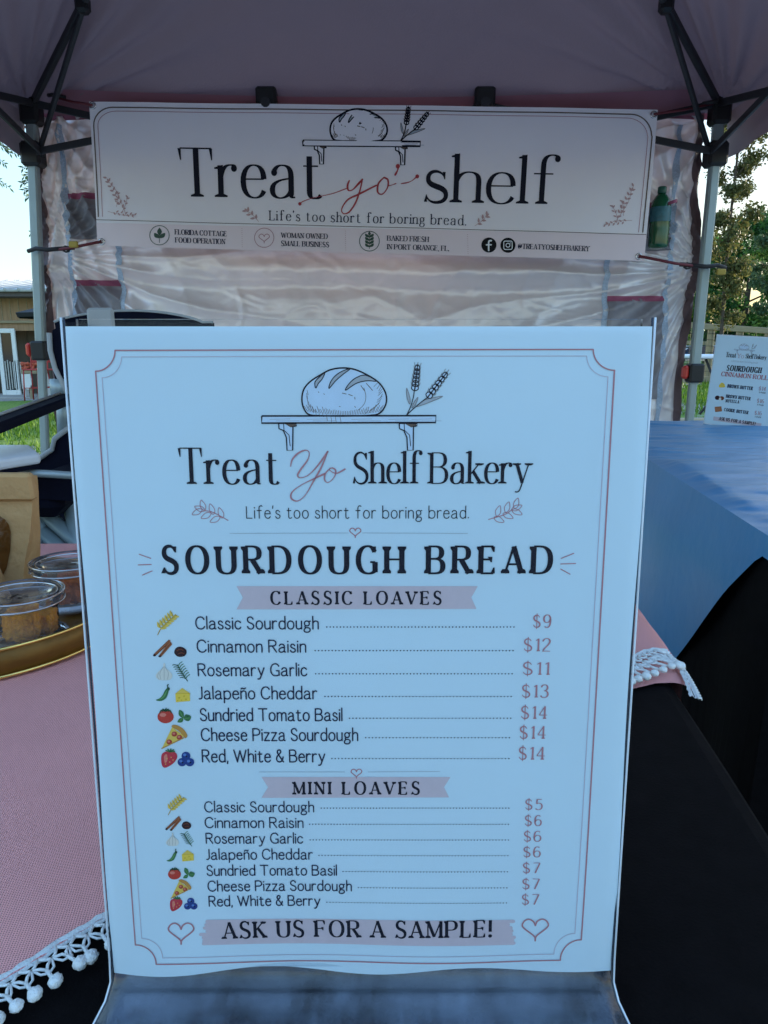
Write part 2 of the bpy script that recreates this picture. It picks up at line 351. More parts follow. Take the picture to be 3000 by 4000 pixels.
# ------------------------------------------------------------------ stroke lettering
G = {
'A': "M2 0L36 100!t;M36 100L72 0!T;M15 34L60 34|b2 0;b72 0", 'B': "M0 0L0 100;M0 100L28 100C48 100 56 90 56 77C56 62 46 54 28 54L0 54;M28 54C52 54 62 42 62 27C62 10 52 0 28 0L0 0|l0 0;l0 100",
'C': "M71 80C65 94 54 101 42 101C16 101 2 78 2 50C2 22 16 -1 42 -1C56 -1 67 6 73 20|v71 100 78", 'D': "M0 0L0 100;M0 100L26 100C56 100 72 80 72 50C72 20 56 0 26 0L0 0|l0 0;l0 100",
'E': "M0 0L0 100;M0 100L52 100;M0 52L42 52;M0 0L54 0|l0 0;l0 100;v52 100 80;v54 0 22;v42 62 42", 'F': "M0 0L0 100;M0 100L52 100;M0 52L42 52|b0 0;l0 100;v52 100 78;v42 62 42",
'G': "M71 80C65 94 54 101 43 101C16 101 2 78 2 50C2 22 16 -1 44 -1C58 -1 68 4 73 12;M73 42L73 4;M52 42L73 42|v71 100 78", 'H': "M0 0L0 100;M64 0L64 100;M0 52L64 52|b0 0;b0 100;b64 0;b64 100",
'I': "M0 0L0 100|b0 0;b0 100", 'J': "M26 100L26 24C26 6 18 -2 2 0", 'K': "M0 0L0 100;M54 100L2 42!t;M18 59L60 0!T|b0 0;b0 100;b54 100;b60 0", 'L': "M0 0L0 100;M0 0L50 0|l0 0;b0 100;v50 0 24",
'M': "M3 0L3 100!t;M3 100L43 6!T;M43 6L84 100!t;M84 100L84 0!T|b3 0;l3 100;b84 0", 'N': "M2 0L2 100!t;M2 100L66 2!T;M66 2L66 100!t|b2 0;l2 100;b66 100", 'O': "M42 101C16 101 2 78 2 50C2 22 16 -1 42 -1C68 -1 82 22 82 50C82 78 68 101 42 101",
'P': "M0 0L0 100;M0 100L28 100C50 100 60 88 60 73C60 57 50 46 28 46L0 46|b0 0;l0 100", 'R': "M0 0L0 100;M0 100L28 100C50 100 58 89 58 75C58 60 50 51 28 51L0 51;M28 51L62 0!T|b0 0;l0 100;b63 0",
'S': "M50 82C46 95 38 101 28 101C12 101 4 90 4 77C4 60 16 55 28 50C42 44 54 38 54 23C54 8 44 -1 28 -1C16 -1 6 6 2 20!S|v51 100 78;v1 0 22", 'T': "M36 0L36 100;M0 100L72 100|b36 0;v0 100 76;v72 100 76",
'U': "M0 100L0 32C0 10 12 -1 34 -1C56 -1 66 10 66 34L66 100|b0 100;b66 100", 'V': "M0 100L36 0!T;M36 0L72 100!t|b0 100;b72 100", 'W': "M0 100L29 0!T;M29 0L54 94!t;M54 94L80 0!T;M80 0L108 100!t|b0 100;b108 100",
'Y': "M0 100L34 46!T;M68 100L34 46!t;M34 46L34 0|b0 100;b68 100;b34 0",
'0': "M28 101C10 101 2 78 2 50C2 22 10 -1 28 -1C46 -1 54 22 54 50C54 78 46 101 28 101", '1': "M6 84L24 98!t;M24 100L24 0|b24 0", '2': "M4 78C8 94 18 101 30 101C46 101 54 90 54 76C54 54 20 34 4 0L58 0", '3': "M6 82C12 95 20 101 30 101C44 101 52 92 52 78C52 62 42 54 26 54;M26 54C44 54 56 44 56 28C56 10 44 -1 28 -1C16 -1 8 4 3 16",
'4': "M44 0L44 100;M44 100L2 30!t;M2 30L62 30|b44 0", '5': "M52 100L14 100!t;M14 100L10 56;M10 56C16 61 22 63 30 63C46 63 56 50 56 32C56 12 44 -1 26 -1C14 -1 8 4 2 12", '6': "M50 92C44 98 38 101 32 101C12 101 4 78 4 42C4 14 14 -1 31 -1C46 -1 58 10 58 31C58 50 48 60 34 60C18 60 6 48 4 32",
'7': "M2 100L56 100;M56 100L20 0!T", '9': "M8 8C14 2 20 -1 27 -1C46 -1 54 22 54 58C54 86 44 101 28 101C12 101 0 90 0 69C0 50 10 40 24 40C40 40 52 52 54 68", '$': "M50 80C46 93 38 98 28 98C12 98 4 88 4 76C4 60 16 55 28 50C42 44 54 38 54 24C54 10 44 2 28 2C16 2 6 8 2 22!S;M28 -12L28 113!t",
'a': "M6 53C10 62 16 67 26 67C40 67 46 58 46 44L46 8C46 2 50 -1 55 1;M46 40C20 38 2 32 2 16C2 4 12 -1 20 -1C32 -1 42 6 46 16|o7 52", 'b': "M0 0L0 106;M0 46C4 58 14 67 26 67C44 67 54 54 54 33C54 12 44 -1 26 -1C14 -1 4 6 0 16|s0 106", 'c': "M46 54C42 62 34 67 26 67C10 67 2 52 2 33C2 14 10 -1 27 -1C36 -1 44 4 48 14|o46 54",
'd': "M52 0L52 106;M52 48C48 60 38 67 28 67C12 67 2 54 2 32C2 12 12 -1 28 -1C38 -1 48 6 52 18|s52 106;r52 0", 'e': "M3 38L50 38;M50 38C50 56 42 67 27 67C12 67 2 53 2 33C2 12 12 -1 28 -1C38 -1 46 4 50 14", 'f': "M14 0L14 84C14 98 20 107 31 107C36 107 40 105 42 102;M-4 66L34 66|b14 0;o41 99",
'g': "M24 67C10 67 4 58 4 46C4 34 10 26 24 26C38 26 44 34 44 46C44 58 38 67 24 67;M40 60C44 64 48 66 53 66;M14 28C4 22 6 14 14 12L34 10C48 8 52 -2 50 -10C48 -22 38 -28 24 -28C8 -28 0 -22 0 -12C0 -2 8 4 16 11", 'h': "M0 0L0 106;M0 46C4 60 14 67 24 67C38 67 44 60 44 46L44 0|s0 106;b0 0;b44 0", 'i': "M0 0L0 66|s0 66;b0 0;d0 90",
'k': "M0 0L0 106;M40 66L2 28!t;M14 40L46 0!T|s0 106;b0 0;b40 66;b47 0", 'l': "M0 0L0 106|s0 106;b0 0", 'm': "M0 0L0 66;M0 46C4 60 12 67 22 67C34 67 39 60 39 46L39 0;M39 46C43 60 51 67 61 67C73 67 78 60 78 46L78 0|s0 66;b0 0;b39 0;b78 0", 'n': "M0 0L0 66;M0 46C4 60 14 67 24 67C38 67 44 60 44 46L44 0|s0 66;b0 0;b44 0",
'o': "M28 67C11 67 2 52 2 33C2 14 11 -1 28 -1C45 -1 54 14 54 33C54 52 45 67 28 67", 'p': "M0 -32L0 66;M0 46C4 58 14 67 26 67C44 67 54 54 54 33C54 12 44 -1 26 -1C14 -1 4 6 0 16|s0 66;b0 -32", 'r': "M0 0L0 66;M0 42C4 58 12 67 24 67C28 67 31 66 33 63|s0 66;b0 0;o32 60",
's': "M36 54C33 62 27 67 19 67C9 67 4 60 4 51C4 40 14 37 21 34C32 30 40 26 40 15C40 4 31 -1 20 -1C11 -1 4 4 1 14!S|v36 66 50;v1 0 16", 't': "M12 86L12 14C12 4 16 -1 25 -1C31 -1 34 1 38 6;M-2 66L32 66", 'u': "M0 66L0 20C0 6 8 -1 18 -1C30 -1 40 6 44 18;M44 66L44 0|s0 66;s44 66;r44 0",
'v': "M0 66L24 0!T;M24 0L48 66!t", 'y': "M0 66L25 2!T;M50 66L25 2L16 -20C12 -28 4 -30 -4 -27!t|b0 66;b50 66", 'z': "M2 66L44 66;M44 66L2 0!T;M2 0L46 0", 'ñ': "M0 0L0 66;M0 46C4 60 14 67 24 67C38 67 44 60 44 46L44 0;M4 84C10 93 16 92 22 88C28 84 34 83 40 92",
"'": "M2 106L-1 84", '.': "|d2 4", ',': "M4 5L0 -14", '!': "M2 100L2 30|d2 5", '*': "M8 100L8 78!t;M-1 95L17 83!t;M17 95L-1 83!t", '&': "M64 0L18 66C12 76 11 84 14 92C18 100 24 101 28 101C36 101 42 96 42 86C42 66 4 60 4 26C4 8 16 -1 30 -1C48 -1 58 18 63 42",
'@': "M62 24C58 18 52 18 50 26L54 60C50 66 44 70 38 68C28 66 24 52 26 38C28 26 38 24 44 32;M62 24C74 28 80 44 78 60C76 84 60 96 42 95C18 94 4 74 4 46C4 18 22 0 44 1", '-': "M0 36L26 36",
}
G['h'] = G['h']; G['w'] = "M0 66L17 0!T;M17 0L33 62!t;M33 62L49 0!T;M49 0L66 66!t"
import re
def parse(path):
    pts = []
    for cmd, args in re.findall(r'([MLC])([^MLC]*)', path):
        a = [float(q) for q in args.split()]
        if cmd in 'ML':
            if cmd == 'L':
                x0, y0 = pts[-1]
                for k in (1, 2, 3): pts.append((x0+(a[0]-x0)*k/3, y0+(a[1]-y0)*k/3))
            else: pts.append((a[0], a[1]))
        else:
            for j in range(0, len(a), 6):
                p0 = pts[-1]; p1, p2, p3 = a[j:j+2], a[j+2:j+4], a[j+4:j+6]
                for k in range(1, 8):
                    t = k/7; u = 1-t
                    pts.append(tuple(u**3*p0[i]+3*u*u*t*p1[i]+3*u*t*t*p2[i]+t**3*p3[i] for i in (0, 1)))
    return pts
GP = {}
for ch, d in G.items():
    body, _, ser = d.partition('|')
    st = []
    for s_ in [q for q in body.split(';') if q]:
        p, _, fl = s_.partition('!'); st.append((parse(p), fl))
    sr = [(q[0], [float(z) for z in q[1:].split()]) for q in ser.split(';') if q]
    xs = [p[0] for pts, _ in st for p in pts] or [0, 4]
    GP[ch] = (st, sr, min(xs), max(xs))
def strip(pts, ws):
    """centre line + widths -> quad strip (2d verts, faces)"""
    n = len(pts); vs = []; fs = []
    for i in range(n):
        a = pts[max(i-1, 0)]; b = pts[min(i+1, n-1)]
        dx, dy = b[0]-a[0], b[1]-a[1]; L = math.hypot(dx, dy) or 1
        nx, ny = -dy/L, dx/L; h = ws[i]/2
        vs += [(pts[i][0]+nx*h, pts[i][1]+ny*h), (pts[i][0]-nx*h, pts[i][1]-ny*h)]
    for i in range(n-1): fs.append((2*i+1, 2*i+3, 2*i+2, 2*i))
    return vs, fs
def disc(cx, cy, r, n=14, ry=None):
    ry = ry or r
    return [(cx+r*math.cos(2*math.pi*k/n), cy+ry*math.sin(2*math.pi*k/n)) for k in range(n)], [tuple(range(n))]
def roundcap(pts, ws):
    if len(pts) < 2: return pts, ws
    def ext(p, q, w):
        dx, dy = p[0]-q[0], p[1]-q[1]; L = math.hypot(dx, dy) or 1; dx /= L; dy /= L; o = []
        for a in (30, 60, 85): o.append(((p[0]+dx*w/2*math.sin(R(a)), p[1]+dy*w/2*math.sin(R(a))), w*math.cos(R(a))))
        return o
    e0 = ext(pts[0], pts[1], ws[0])[::-1]; e1 = ext(pts[-1], pts[-2], ws[-1])
    return [q[0] for q in e0]+list(pts)+[q[0] for q in e1], [q[1] for q in e0]+list(ws)+[q[1] for q in e1]
def shapes_text(txt, style, width, cap):
    """2d shapes (verts, faces, layer) of a line of text fitted into width, baseline at y=0"""
    thick, thin, serif, track = style
    sb = (15 if serif else 13)+track
    total = 0; pos = []
    for ch in txt:
        if ch == ' ': total += 34+track*1.2; continue
        st, sr, x0, x1 = GP[ch]; pos.append((ch, total-x0)); total += x1-x0+sb+thick*55
    total -= sb
    k = cap/100.; xs = width/total; out = []
    T, t = thick*cap, thin*cap
    for ch, ox in pos:
        st, sr, x0, x1 = GP[ch]; lay = 0
        for pts, fl in st:
            q = [((p[0]+ox)*xs, p[1]*k) for p in pts]; n = len(q); ws = []
            for i in range(n):
                if not serif: ws.append(T); continue
                a = q[max(i-1, 0)]; b = q[min(i+1, n-1)]; dx, dy = b[0]-a[0], b[1]-a[1]; L = math.hypot(dx, dy) or 1
                if fl == 'S': f = max(0, math.sin(math.pi*i/(n-1)))**1.5
                elif fl == 'T': f = .95
                elif fl == 't': f = .12
                else: f = abs(dy/L)**1.7
                ws.append(t+(T-t)*f)
            if not serif: q, ws = roundcap(q, ws)
            else:
                q = list(q)
            v, f = strip(q, ws); out.append((v, f, lay)); lay += 1
        if serif:
            sh = max(t*1.15, cap*.028); sl = T*.5+cap*(.085 if serif == 1 else .06)
            for kd, a in sr:
                x = (a[0]+ox)*xs; y = a[1]*k
                if kd in 'blrs':
                    dirn = 1 if a[1] < 50 and kd != 's' else -1
                    if kd == 's':
                        p = [(x-T*.5-cap*.075, y-cap*.045), (x-T*.5-cap*.07, y-cap*.075), (x, y-cap*.08), (x+T*.5, y-cap*.03), (x+T*.5, y+cap*.012)]
                        out.append((p, [tuple(range(5))], lay)); lay += 1; continue
                    xl = x-(sl if kd in 'bl' else T*.5); xr = x+(sl if kd in 'br' else T*.5)
                    if a[1] < 0: dirn = 1
                    out.append(([(xl, y), (xr, y), (xr, y+dirn*sh), (x+T*.5, y+dirn*sh*2.0), (x-T*.5, y+dirn*sh*2.0), (xl, y+dirn*sh)], [(0, 1, 2, 3, 4, 5)], lay)); lay += 1
                elif kd == 'v':
                    y1 = a[2]*k; ww = max(t*1.6, cap*.05)
                    out.append(([(x-ww, y), (x+ww*.45, y), (x+ww*.35, y1), (x-ww*.1, y1)], [(0, 1, 2, 3)], lay)); lay += 1
                elif kd == 'o': v, f = disc(x, y, T*.55, ry=T*.6); out.append((v, f, lay)); lay += 1
        for kd, a in sr:
            if kd == 'd':
                v, f = disc((a[0]+ox)*xs, a[1]*k, max(T*.62, cap*.055)); out.append((v, f, lay)); lay += 1
    return out

class Sheet:
    """a printed flat sheet; photo measurements are laid out in metres on it"""
    def __init__(s, origin, eu, ev, relief=None):
        s.o = Vector(origin); s.u = Vector(eu).normalized(); s.w = Vector(ev).normalized(); s.n = s.u.cross(s.w).normalized(); s.relief = relief; s.extra = 0.; s.seg = .006
    def uv(s, vx, vy):
        r = ray(vx*V, vy*V); t = (s.o-C0).dot(s.n)/r.dot(s.n); p = C0+r*t-s.o
        return (p.dot(s.u), p.dot(s.w))
    def pt(s, u, v, h=0.):
        if s.relief: h = h+s.relief(u, v)
        return s.o+s.u*u+s.w*v+s.n*h
    def put(s, mb, shapes, lift=.0001, step=2.5e-5, m=None):
        lift += .00012
        for v, f, lay in shapes:
            mb.add([s.pt(a[0], a[1], lift+s.extra+lay*step) for a in v], f, m)
    def text(s, parent, txt, x0, x1, bl, cap, style, m, bl1=None, name='lettering', lift=.00018):
        bl1 = bl if bl1 is None else bl1
        a = Vector(s.uv(x0, bl)); b = Vector(s.uv(x1, bl1)); c = Vector(s.uv((x0+x1)/2, (bl+bl1)/2)); d = Vector(s.uv((x0+x1)/2, (bl+bl1)/2-cap))
        dr = (b-a); W = dr.length; dr.normalize(); up = Vector((-dr.y, dr.x)); H = (d-c).length
        mb = MB()
        sh = [([tuple(a+dr*p[0]+up*p[1]) for p in v], f, l) for v, f, l in shapes_text(txt, style, W, H)]
        s.put(mb, sh, lift); o = mb.build(name, m, parent); return o
    def line(s, mb, pts, wv, lay=0, closed=False, smooth=False, taper=None, m=None, lift=.0001, rnd=True):
        """stroke through photo points; wv = width in photo units (number or list)"""
        if smooth: pts = spline(pts, closed)
        elif closed: pts = list(pts)+[pts[0]]
        q = [s.uv(*p) for p in pts]; k = Vector(s.uv(pts[0][0]+1, pts[0][1])); k = (k-Vector(q[0])).length
        d_ = [q[0]]
        for a, b in zip(q, q[1:]):
            m_n = max(1, min(80, int(math.hypot(b[0]-a[0], b[1]-a[1])/s.seg)))
            d_ += [(a[0]+(b[0]-a[0])*i/m_n, a[1]+(b[1]-a[1])*i/m_n) for i in range(1, m_n+1)]
        q = d_
        n = len(q)
        if taper: ws = [wv*k*taper(i/(n-1)) for i in range(n)]
        else: ws = [wv*k]*n
        if rnd and not closed: q, ws = roundcap(q, ws)
        v, f = strip(q, ws); s.put(mb, [(v, f, lay)], lift, m=m)
    def fill(s, mb, pts, lay=0, smooth=False, m=None, lift=.0001):
        if smooth: pts = spline(pts, True)[:-1]
        q = [s.uv(*p) for p in pts]
        A = sum(q[i-1][0]*q[i][1]-q[i][0]*q[i-1][1] for i in range(len(q)))
        if A < 0: q = q[::-1]
        s.put(mb, [(q, [tuple(range(len(q)))], lay)], lift, m=m)
def spline(pts, closed=False, k=6):
    P = list(pts); n = len(P); out = []
    rng = range(n) if closed else range(n-1)
    for i in rng:
        p1, p2 = P[i], P[(i+1) % n]
        p0 = P[i-1] if (closed or i > 0) else p1; p3 = P[(i+2) % n] if (closed or i < n-2) else p2
        for j in range(k):
            t = j/k
            out.append(tuple(.5*((2*p1[d])+(-p0[d]+p2[d])*t+(2*p0[d]-5*p1[d]+4*p2[d]-p3[d])*t*t+(-p0[d]+3*p1[d]-3*p2[d]+p3[d])*t**3) for d in range(len(p1))))
    out.append(P[0] if closed else P[-1])
    return out

SANS = (.105, .105, 0, 2); SANS_L = (.075, .075, 0, 6); DISPLAY = (.122, .03, 1, -2); DISPLAY_L = (.112, .03, 1, 0); HEAVY = (.19, .07, 2, 24); HEAVY_W = (.19, .07, 2, 26); PRICE = (.13, .055, 2, 10); SMALLCAP = (.2, .05, 1, 2); BOOK = (.12, .045, 1, 10)

def emblem(S, parent, sx, sy, k, colour='ink_black', rot=0.0, wk=1.0, name='emblem', fillm='paper_light'):
    """bread loaf on a shelf beside two wheat ears; local drawing units, k photo units per drawing unit"""
    c, s_ = math.cos(rot), math.sin(rot)
    def T(p): return (sx+k*(c*p[0]-s_*p[1]), sy+k*(s_*p[0]+c*p[1]))
    def TT(ps): return [T(p) for p in ps]
    mb = MB(); I = M[colour]; lw = 8.5*k*wk
    loaf = [(345, 397), (312, 360), (298, 300), (310, 235), (350, 185), (410, 145), (480, 108), (560, 95), (640, 105), (720, 140), (790, 185), (832, 240), (846, 295), (835, 345), (800, 388), (740, 402), (560, 406), (420, 404)]
    S.fill(mb, TT(loaf), 0, True, M[fillm])
    S.line(mb, TT(loaf), lw, 4, True, True, m=I)
    rnd = random.Random(3)
    for i in range(46):                                   # hatching along the underside
        t = i/45; x = 335+t*480; y = 398-abs(t-.5)**2*90; L = 22+40*abs(t-.5)*2*rnd.random()
        S.line(mb, TT([(x, y), (x+(t-.5)*42, y-L)]), lw*.3, 2, m=M['ink_sepia'])
    for i in range(14):
        a = 170+i*7; x = 572+258*math.cos(R(a)); y = 258-150*math.sin(R(a))
        S.line(mb, TT([(x+14, y+8), (x+20, y+30+rnd.random()*22)]), lw*.28, 2, m=M['ink_sepia'])
    for i in range(14):
        a = -50+i*6; x = 580+250*math.cos(R(a)); y = 258-145*math.sin(R(a))
        S.line(mb, TT([(x-10, y), (x-22-rnd.random()*20, y+26)]), lw*.28, 2, m=M['ink_sepia'])
    for sl in ([(388, 225), (382, 190), (405, 160), (445, 128), (430, 165), (405, 195)], [(474, 228), (482, 190), (510, 150), (555, 118), (610, 100), (560, 140), (515, 180)], [(580, 240), (605, 195), (650, 158), (710, 142), (780, 180), (720, 178), (650, 195)]):
        S.fill(mb, TT(sl), 1, True, M['ink_shade']); S.line(mb, TT(sl), lw*.6, 5, True, True, m=I)
    for x, y, x1, y1 in ((560, 258, 585, 264), (600, 266, 625, 275), (640, 285, 642, 297), (680, 210, 705, 245), (715, 195, 755, 240), (405, 250, 408, 254), (440, 262, 443, 266), (640, 345, 645, 350), (540, 345, 546, 346)):
        S.line(mb, TT([(x, y), (x1, y1)]), lw*.45, 3, m=M['ink_sepia'])
    S.line(mb, TT([(700, 225), (712, 280), (700, 330), (660, 370)]), lw*.3, 3, smooth=True, m=M['ink_sepia'])
    sh = [(38, 406), (1166, 404), (1164, 448), (38, 452)]
    S.fill(mb, TT(sh), 0, False, M[fillm]); S.line(mb, TT(sh), lw*1.05, 5, True, m=I)
    for x0 in (90, 330, 620, 860, 1010):
        S.line(mb, TT([(x0, 428), (x0+130, 425)]), lw*.3, 1, m=M['ink_shade']); S.line(mb, TT([(x0+40, 438), (x0+190, 437)]), lw*.25, 1, m=M['ink_shade'])
    for dx in (0, 780):
        br = [(148+dx, 454), (150+dx, 488), (178+dx, 500), (198+dx, 545), (202+dx, 628), (238+dx, 628), (240+dx, 475), (262+dx, 470), (266+dx, 454)]
        S.fill(mb, TT(br), 0, False, M[fillm]); S.line(mb, TT(br), lw*.8, 5, True, m=I)
        S.fill(mb, TT([(186+dx, 456), (262+dx, 456), (256+dx, 476), (225+dx, 480)]), 1, False, M['ink_sepia'])
        S.line(mb, TT([(180+dx, 458), (182+dx, 498), (215+dx, 530), (222+dx, 600)]), lw*.5, 4, m=I)
    def ear(x0, y0, x1, y1, n=6, w=20):
        dx, dy = (x1-x0), (y1-y0); L = math.hypot(dx, dy); dx /= L; dy /= L; nx, ny = -dy, dx
        for i in range(n):
            t = i/n; px, py = x0+dx*L*t, y0+dy*L*t; ww = w*(1-.35*t)
            for sg in (-1, 1):
                g = [(px, py), (px+nx*sg*ww+dx*8, py+ny*sg*ww+dy*8), (px+nx*sg*ww*.95+dx*26, py+ny*sg*ww*.95+dy*26), (px+dx*38+nx*sg*3, py+dy*38+ny*sg*3)]
                S.fill(mb, TT(g), 1, True, M[fillm]); S.line(mb, TT(g), lw*.62, 4, True, True, m=I)
                S.line(mb, TT([(px+nx*sg*ww+dx*20, py+ny*sg*ww+dy*20), (px+nx*sg*ww*1.5+dx*52, py+ny*sg*ww*1.5+dy*52)]), lw*.28, 3, m=M['ink_sepia'])
        S.line(mb, TT([(x1, y1), (x1+dx*30, y1+dy*30)]), lw*.35, 3, m=M['ink_sepia'])
    ear(1028, 240, 1046, 88); ear(1112, 285, 1232, 130)
    S.line(mb, TT([(975, 402), (1000, 350), (1018, 290), (1026, 240)]), lw*.6, 4, smooth=True, m=I)
    S.line(mb, TT([(975, 402), (1010, 368), (1060, 325), (1112, 285)]), lw*.6, 4, smooth=True, m=I)
    for lf in ([(995, 330), (978, 285), (976, 225), (998, 290)], [(1010, 355), (1025, 315), (1050, 285), (1035, 330)], [(1040, 345), (1100, 300), (1210, 278), (1130, 315)]):
        S.fill(mb, TT(lf), 1, True, M['ink_shade']); S.line(mb, TT(lf), lw*.28, 3, True, True, m=M['ink_sepia'])
    return mb.build(name, None, parent)
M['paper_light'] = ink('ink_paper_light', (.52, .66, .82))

def heart(S, mb, cx, cy, w, lw, m, fillm=None):
    h = w*.92; p = [(0, .34), (-.1, .2), (-.5, -.16), (-.46, -.4), (-.27, -.5), (-.08, -.4), (0, -.22), (.08, -.4), (.27, -.5), (.46, -.4), (.5, -.16), (.1, .2)]
    pts = [(cx+a*w, cy+(b+.05)*h) for a, b in p]
    a = spline([pts[6]]+pts[5:0:-1]+[pts[0]]); b = spline([pts[0]]+pts[11:6:-1]+[pts[6]])
    S.line(mb, [(pts[0][0], pts[0][1]+h*.12)]+b[1:], lw, 1, m=m); S.line(mb, a[:-1]+[(pts[0][0], pts[0][1]+h*.12)], lw, 2, m=m)
def sprig(S, mb, x0, y0, x1, y1, m, n=3, lw=1.6, solid=False, ls=.3):
    dx, dy = x1-x0, y1-y0; L = math.hypot(dx, dy); dx /= L; dy /= L; nx, ny = -dy, dx
    S.line(mb, [(x0, y0), (x0+dx*L*.5+nx*L*.05, y0+dy*L*.5+ny*L*.05), (x1-dx*L*.25, y1-dy*L*.25)], lw, 0, smooth=True, m=m)
    def leaf(px, py, a, l):
        ax, ay = dx*math.cos(a)-dy*math.sin(a), dx*math.sin(a)+dy*math.cos(a); bx, by = -ay, ax
        g = [(px, py), (px+ax*l*.4+bx*l*.24, py+ay*l*.4+by*l*.24), (px+ax*l, py+ay*l), (px+ax*l*.45-bx*l*.24, py+ay*l*.45-by*l*.24)]
        if solid: S.fill(mb, g, 1, True, m)
        else: S.line(mb, g, lw*.8, 1, True, True, m=m)
    for i in range(n):
        t = .18+.58*i/max(1, n-1); px, py = x0+dx*L*t, y0+dy*L*t
        leaf(px, py, .85, L*ls); leaf(px+dx*L*.08, py+dy*L*.08, -.85, L*ls)
    leaf(x1-dx*L*.25, y1-dy*L*.25, 0, L*ls)

def icon(S, parent, kind, cx, cy, h):
    mb = MB(); k = h/100.
    def T(ps): return [(cx+k*a, cy+k*b) for a, b in ps]
    F = lambda ps, m, lay=0, sm=True: S.fill(mb, T(ps), lay, sm, M['p_'+m])
    Ln = lambda ps, w_, m, lay=3, sm=True: S.line(mb, T(ps), w_*k, lay, smooth=sm, m=M['p_'+m])
    def ell(x, y, a, b, n=12): return [(x+a*math.cos(2*math.pi*i/n), y+b*math.sin(2*math.pi*i/n)) for i in range(n)]
    if kind == 'wheat':
        Ln([(-48, 52), (-30, 20), (10, -20), (40, -48)], 4, 'gold', 0)
        for i in range(6):
            t = i/5; x, y = -34+t*62, 18-t*56
            F([(x, y), (x-15, y-6), (x-16, y-30), (x-3, y-16)], 'yellow', 1); F([(x, y), (x+8, y+8), (x+30, y+2), (x+14, y-7)], 'yellow', 2)
            Ln([(x, y), (x-10, y-22)], 3, 'gold', 4); Ln([(x, y), (x+18, y-6)], 3, 'gold', 5)
    elif kind == 'cinnamon':
        F([(-58, 38), (-48, 50), (46, -34), (34, -50)], 'cinn', 0, False); F([(-26, 46), (-12, 54), (54, -22), (40, -40)], 'cinnl', 1, False)
        Ln([(-54, 42), (40, -44)], 7, 'cinnl', 2); Ln([(-20, 50), (48, -30)], 5, 'cinn', 3); F(ell(-52, 44, 9, 7), 'raisin', 4); F(ell(-20, 50, 9, 6), 'raisin', 5)
    elif kind == 'raisin':
        F([(-40, 8), (-30, -22), (0, -32), (34, -16), (40, 12), (20, 32), (-18, 32)], 'raisin', 0); Ln([(-22, -6), (0, -16), (18, -8)], 6, 'cinn', 2); Ln([(-14, 14), (8, 8), (24, 14)], 5, 'cinn', 2)
    elif kind == 'garlic':
        F([(-4, -52), (6, -52), (10, -24), (34, -4), (50, 22), (38, 46), (0, 52), (-38, 46), (-52, 22), (-34, -4), (-10, -24)], 'garlic', 0)
        for q in ([(-6, -30), (-26, 6), (-20, 46)], [(6, -30), (26, 6), (20, 46)], [(0, -36), (0, 48)], [(-34, 4), (-40, 30), (-30, 46)]): Ln(q, 3.5, 'garlicd', 2)
    elif kind == 'rosemary':
        Ln([(-26, -44), (0, 0), (34, 52)], 5, 'dgreen', 0)
        for i in range(7):
            t = i/6; x, y = -22+t*46, -38+t*76
            Ln([(x, y), (x-20, y-8), (x-34, y-6)], 4.5, 'dgreen', 1); Ln([(x, y), (x+10, y-16), (x+24, y-26)], 4.5, 'green', 2)
    elif kind == 'pepper':
        F([(-52, 36), (-20, 42), (12, 26), (28, -6), (34, -36), (22, -42), (6, -24), (-8, 4), (-28, 24)], 'green', 0); F([(-30, 32), (-4, 22), (14, -2), (20, -26), (8, -10), (-8, 14)], 'greenl', 1)
        F([(18, -36), (26, -50), (40, -42), (36, -28), (28, -34)], 'dgreen', 2); Ln([(28, -44), (24, -60), (30, -66)], 7, 'dgreen', 3)
    elif kind == 'cheese':
        F([(-50, -10), (-4, -48), (48, -14), (50, 40), (-46, 48)], 'cheese', 0, False); F([(-50, -10), (48, -14), (-4, -48)], 'yellow', 1, False); Ln([(-48, -9), (48, -13)], 4, 'cheesed', 2, False)
        for x, y, r in ((-24, 18, 7), (10, 6, 6), (22, 28, 7), (-8, 34, 5), (-34, 36, 4)): F(ell(x, y, r, r*.8), 'cheesed', 3)
    elif kind == 'tomato':
        F(ell(0, 8, 50, 40), 'tomato', 0); F(ell(-16, -4, 20, 12), 'tomatol', 1)
        for a in (-80, -35, 0, 35, 80): Ln([(0, -26), (26*math.sin(R(a)), -30-12*math.cos(R(a))), (36*math.sin(R(a)), -26+(abs(a) > 50)*8)], 7, 'dgreen', 3)
        Ln([(0, -28), (4, -46)], 6, 'dgreen', 4)
    elif kind == 'basil':
        for q in ([(-4, 12), (-36, -8), (-34, -44), (-6, -30)], [(-2, 14), (12, -14), (48, 0), (36, 30), (14, 30)], [(-6, 14), (-30, 14), (-46, 40), (-14, 40)]): F(q, 'green', 0)
        Ln([(-4, 12), (-28, -32)], 4, 'greenl', 2); Ln([(0, 14), (38, 10)], 4, 'greenl', 3); Ln([(-6, 14), (-38, 34)], 4, 'greenl', 4); Ln([(14, -6), (30, 2)], 3, 'dgreen', 4)
    elif kind == 'pizza':
        F([(-54, 50), (-10, -42), (44, -2)], 'yellow', 0, False); F([(-12, -44), (2, -52), (34, -38), (56, -8), (48, 6), (38, -4), (18, -26)], 'crust', 1)
        for x, y in ((0, -12), (22, 2), (-22, 22)): F(ell(x, y, 12, 11), 'peps', 2); F(ell(x-2, y-2, 6, 5), 'tomatol', 3)
        Ln([(-54, 50), (40, 4)], 5, 'crust', 4, False)
    elif kind == 'strawberry':
        F([(-44, -20), (-24, -40), (10, -44), (42, -34), (50, -8), (30, 26), (-6, 50), (-30, 54), (-44, 30)], 'straw', 0); F([(-28, -14), (-12, -26), (-8, 10), (-24, 26)], 'tomatol', 1)
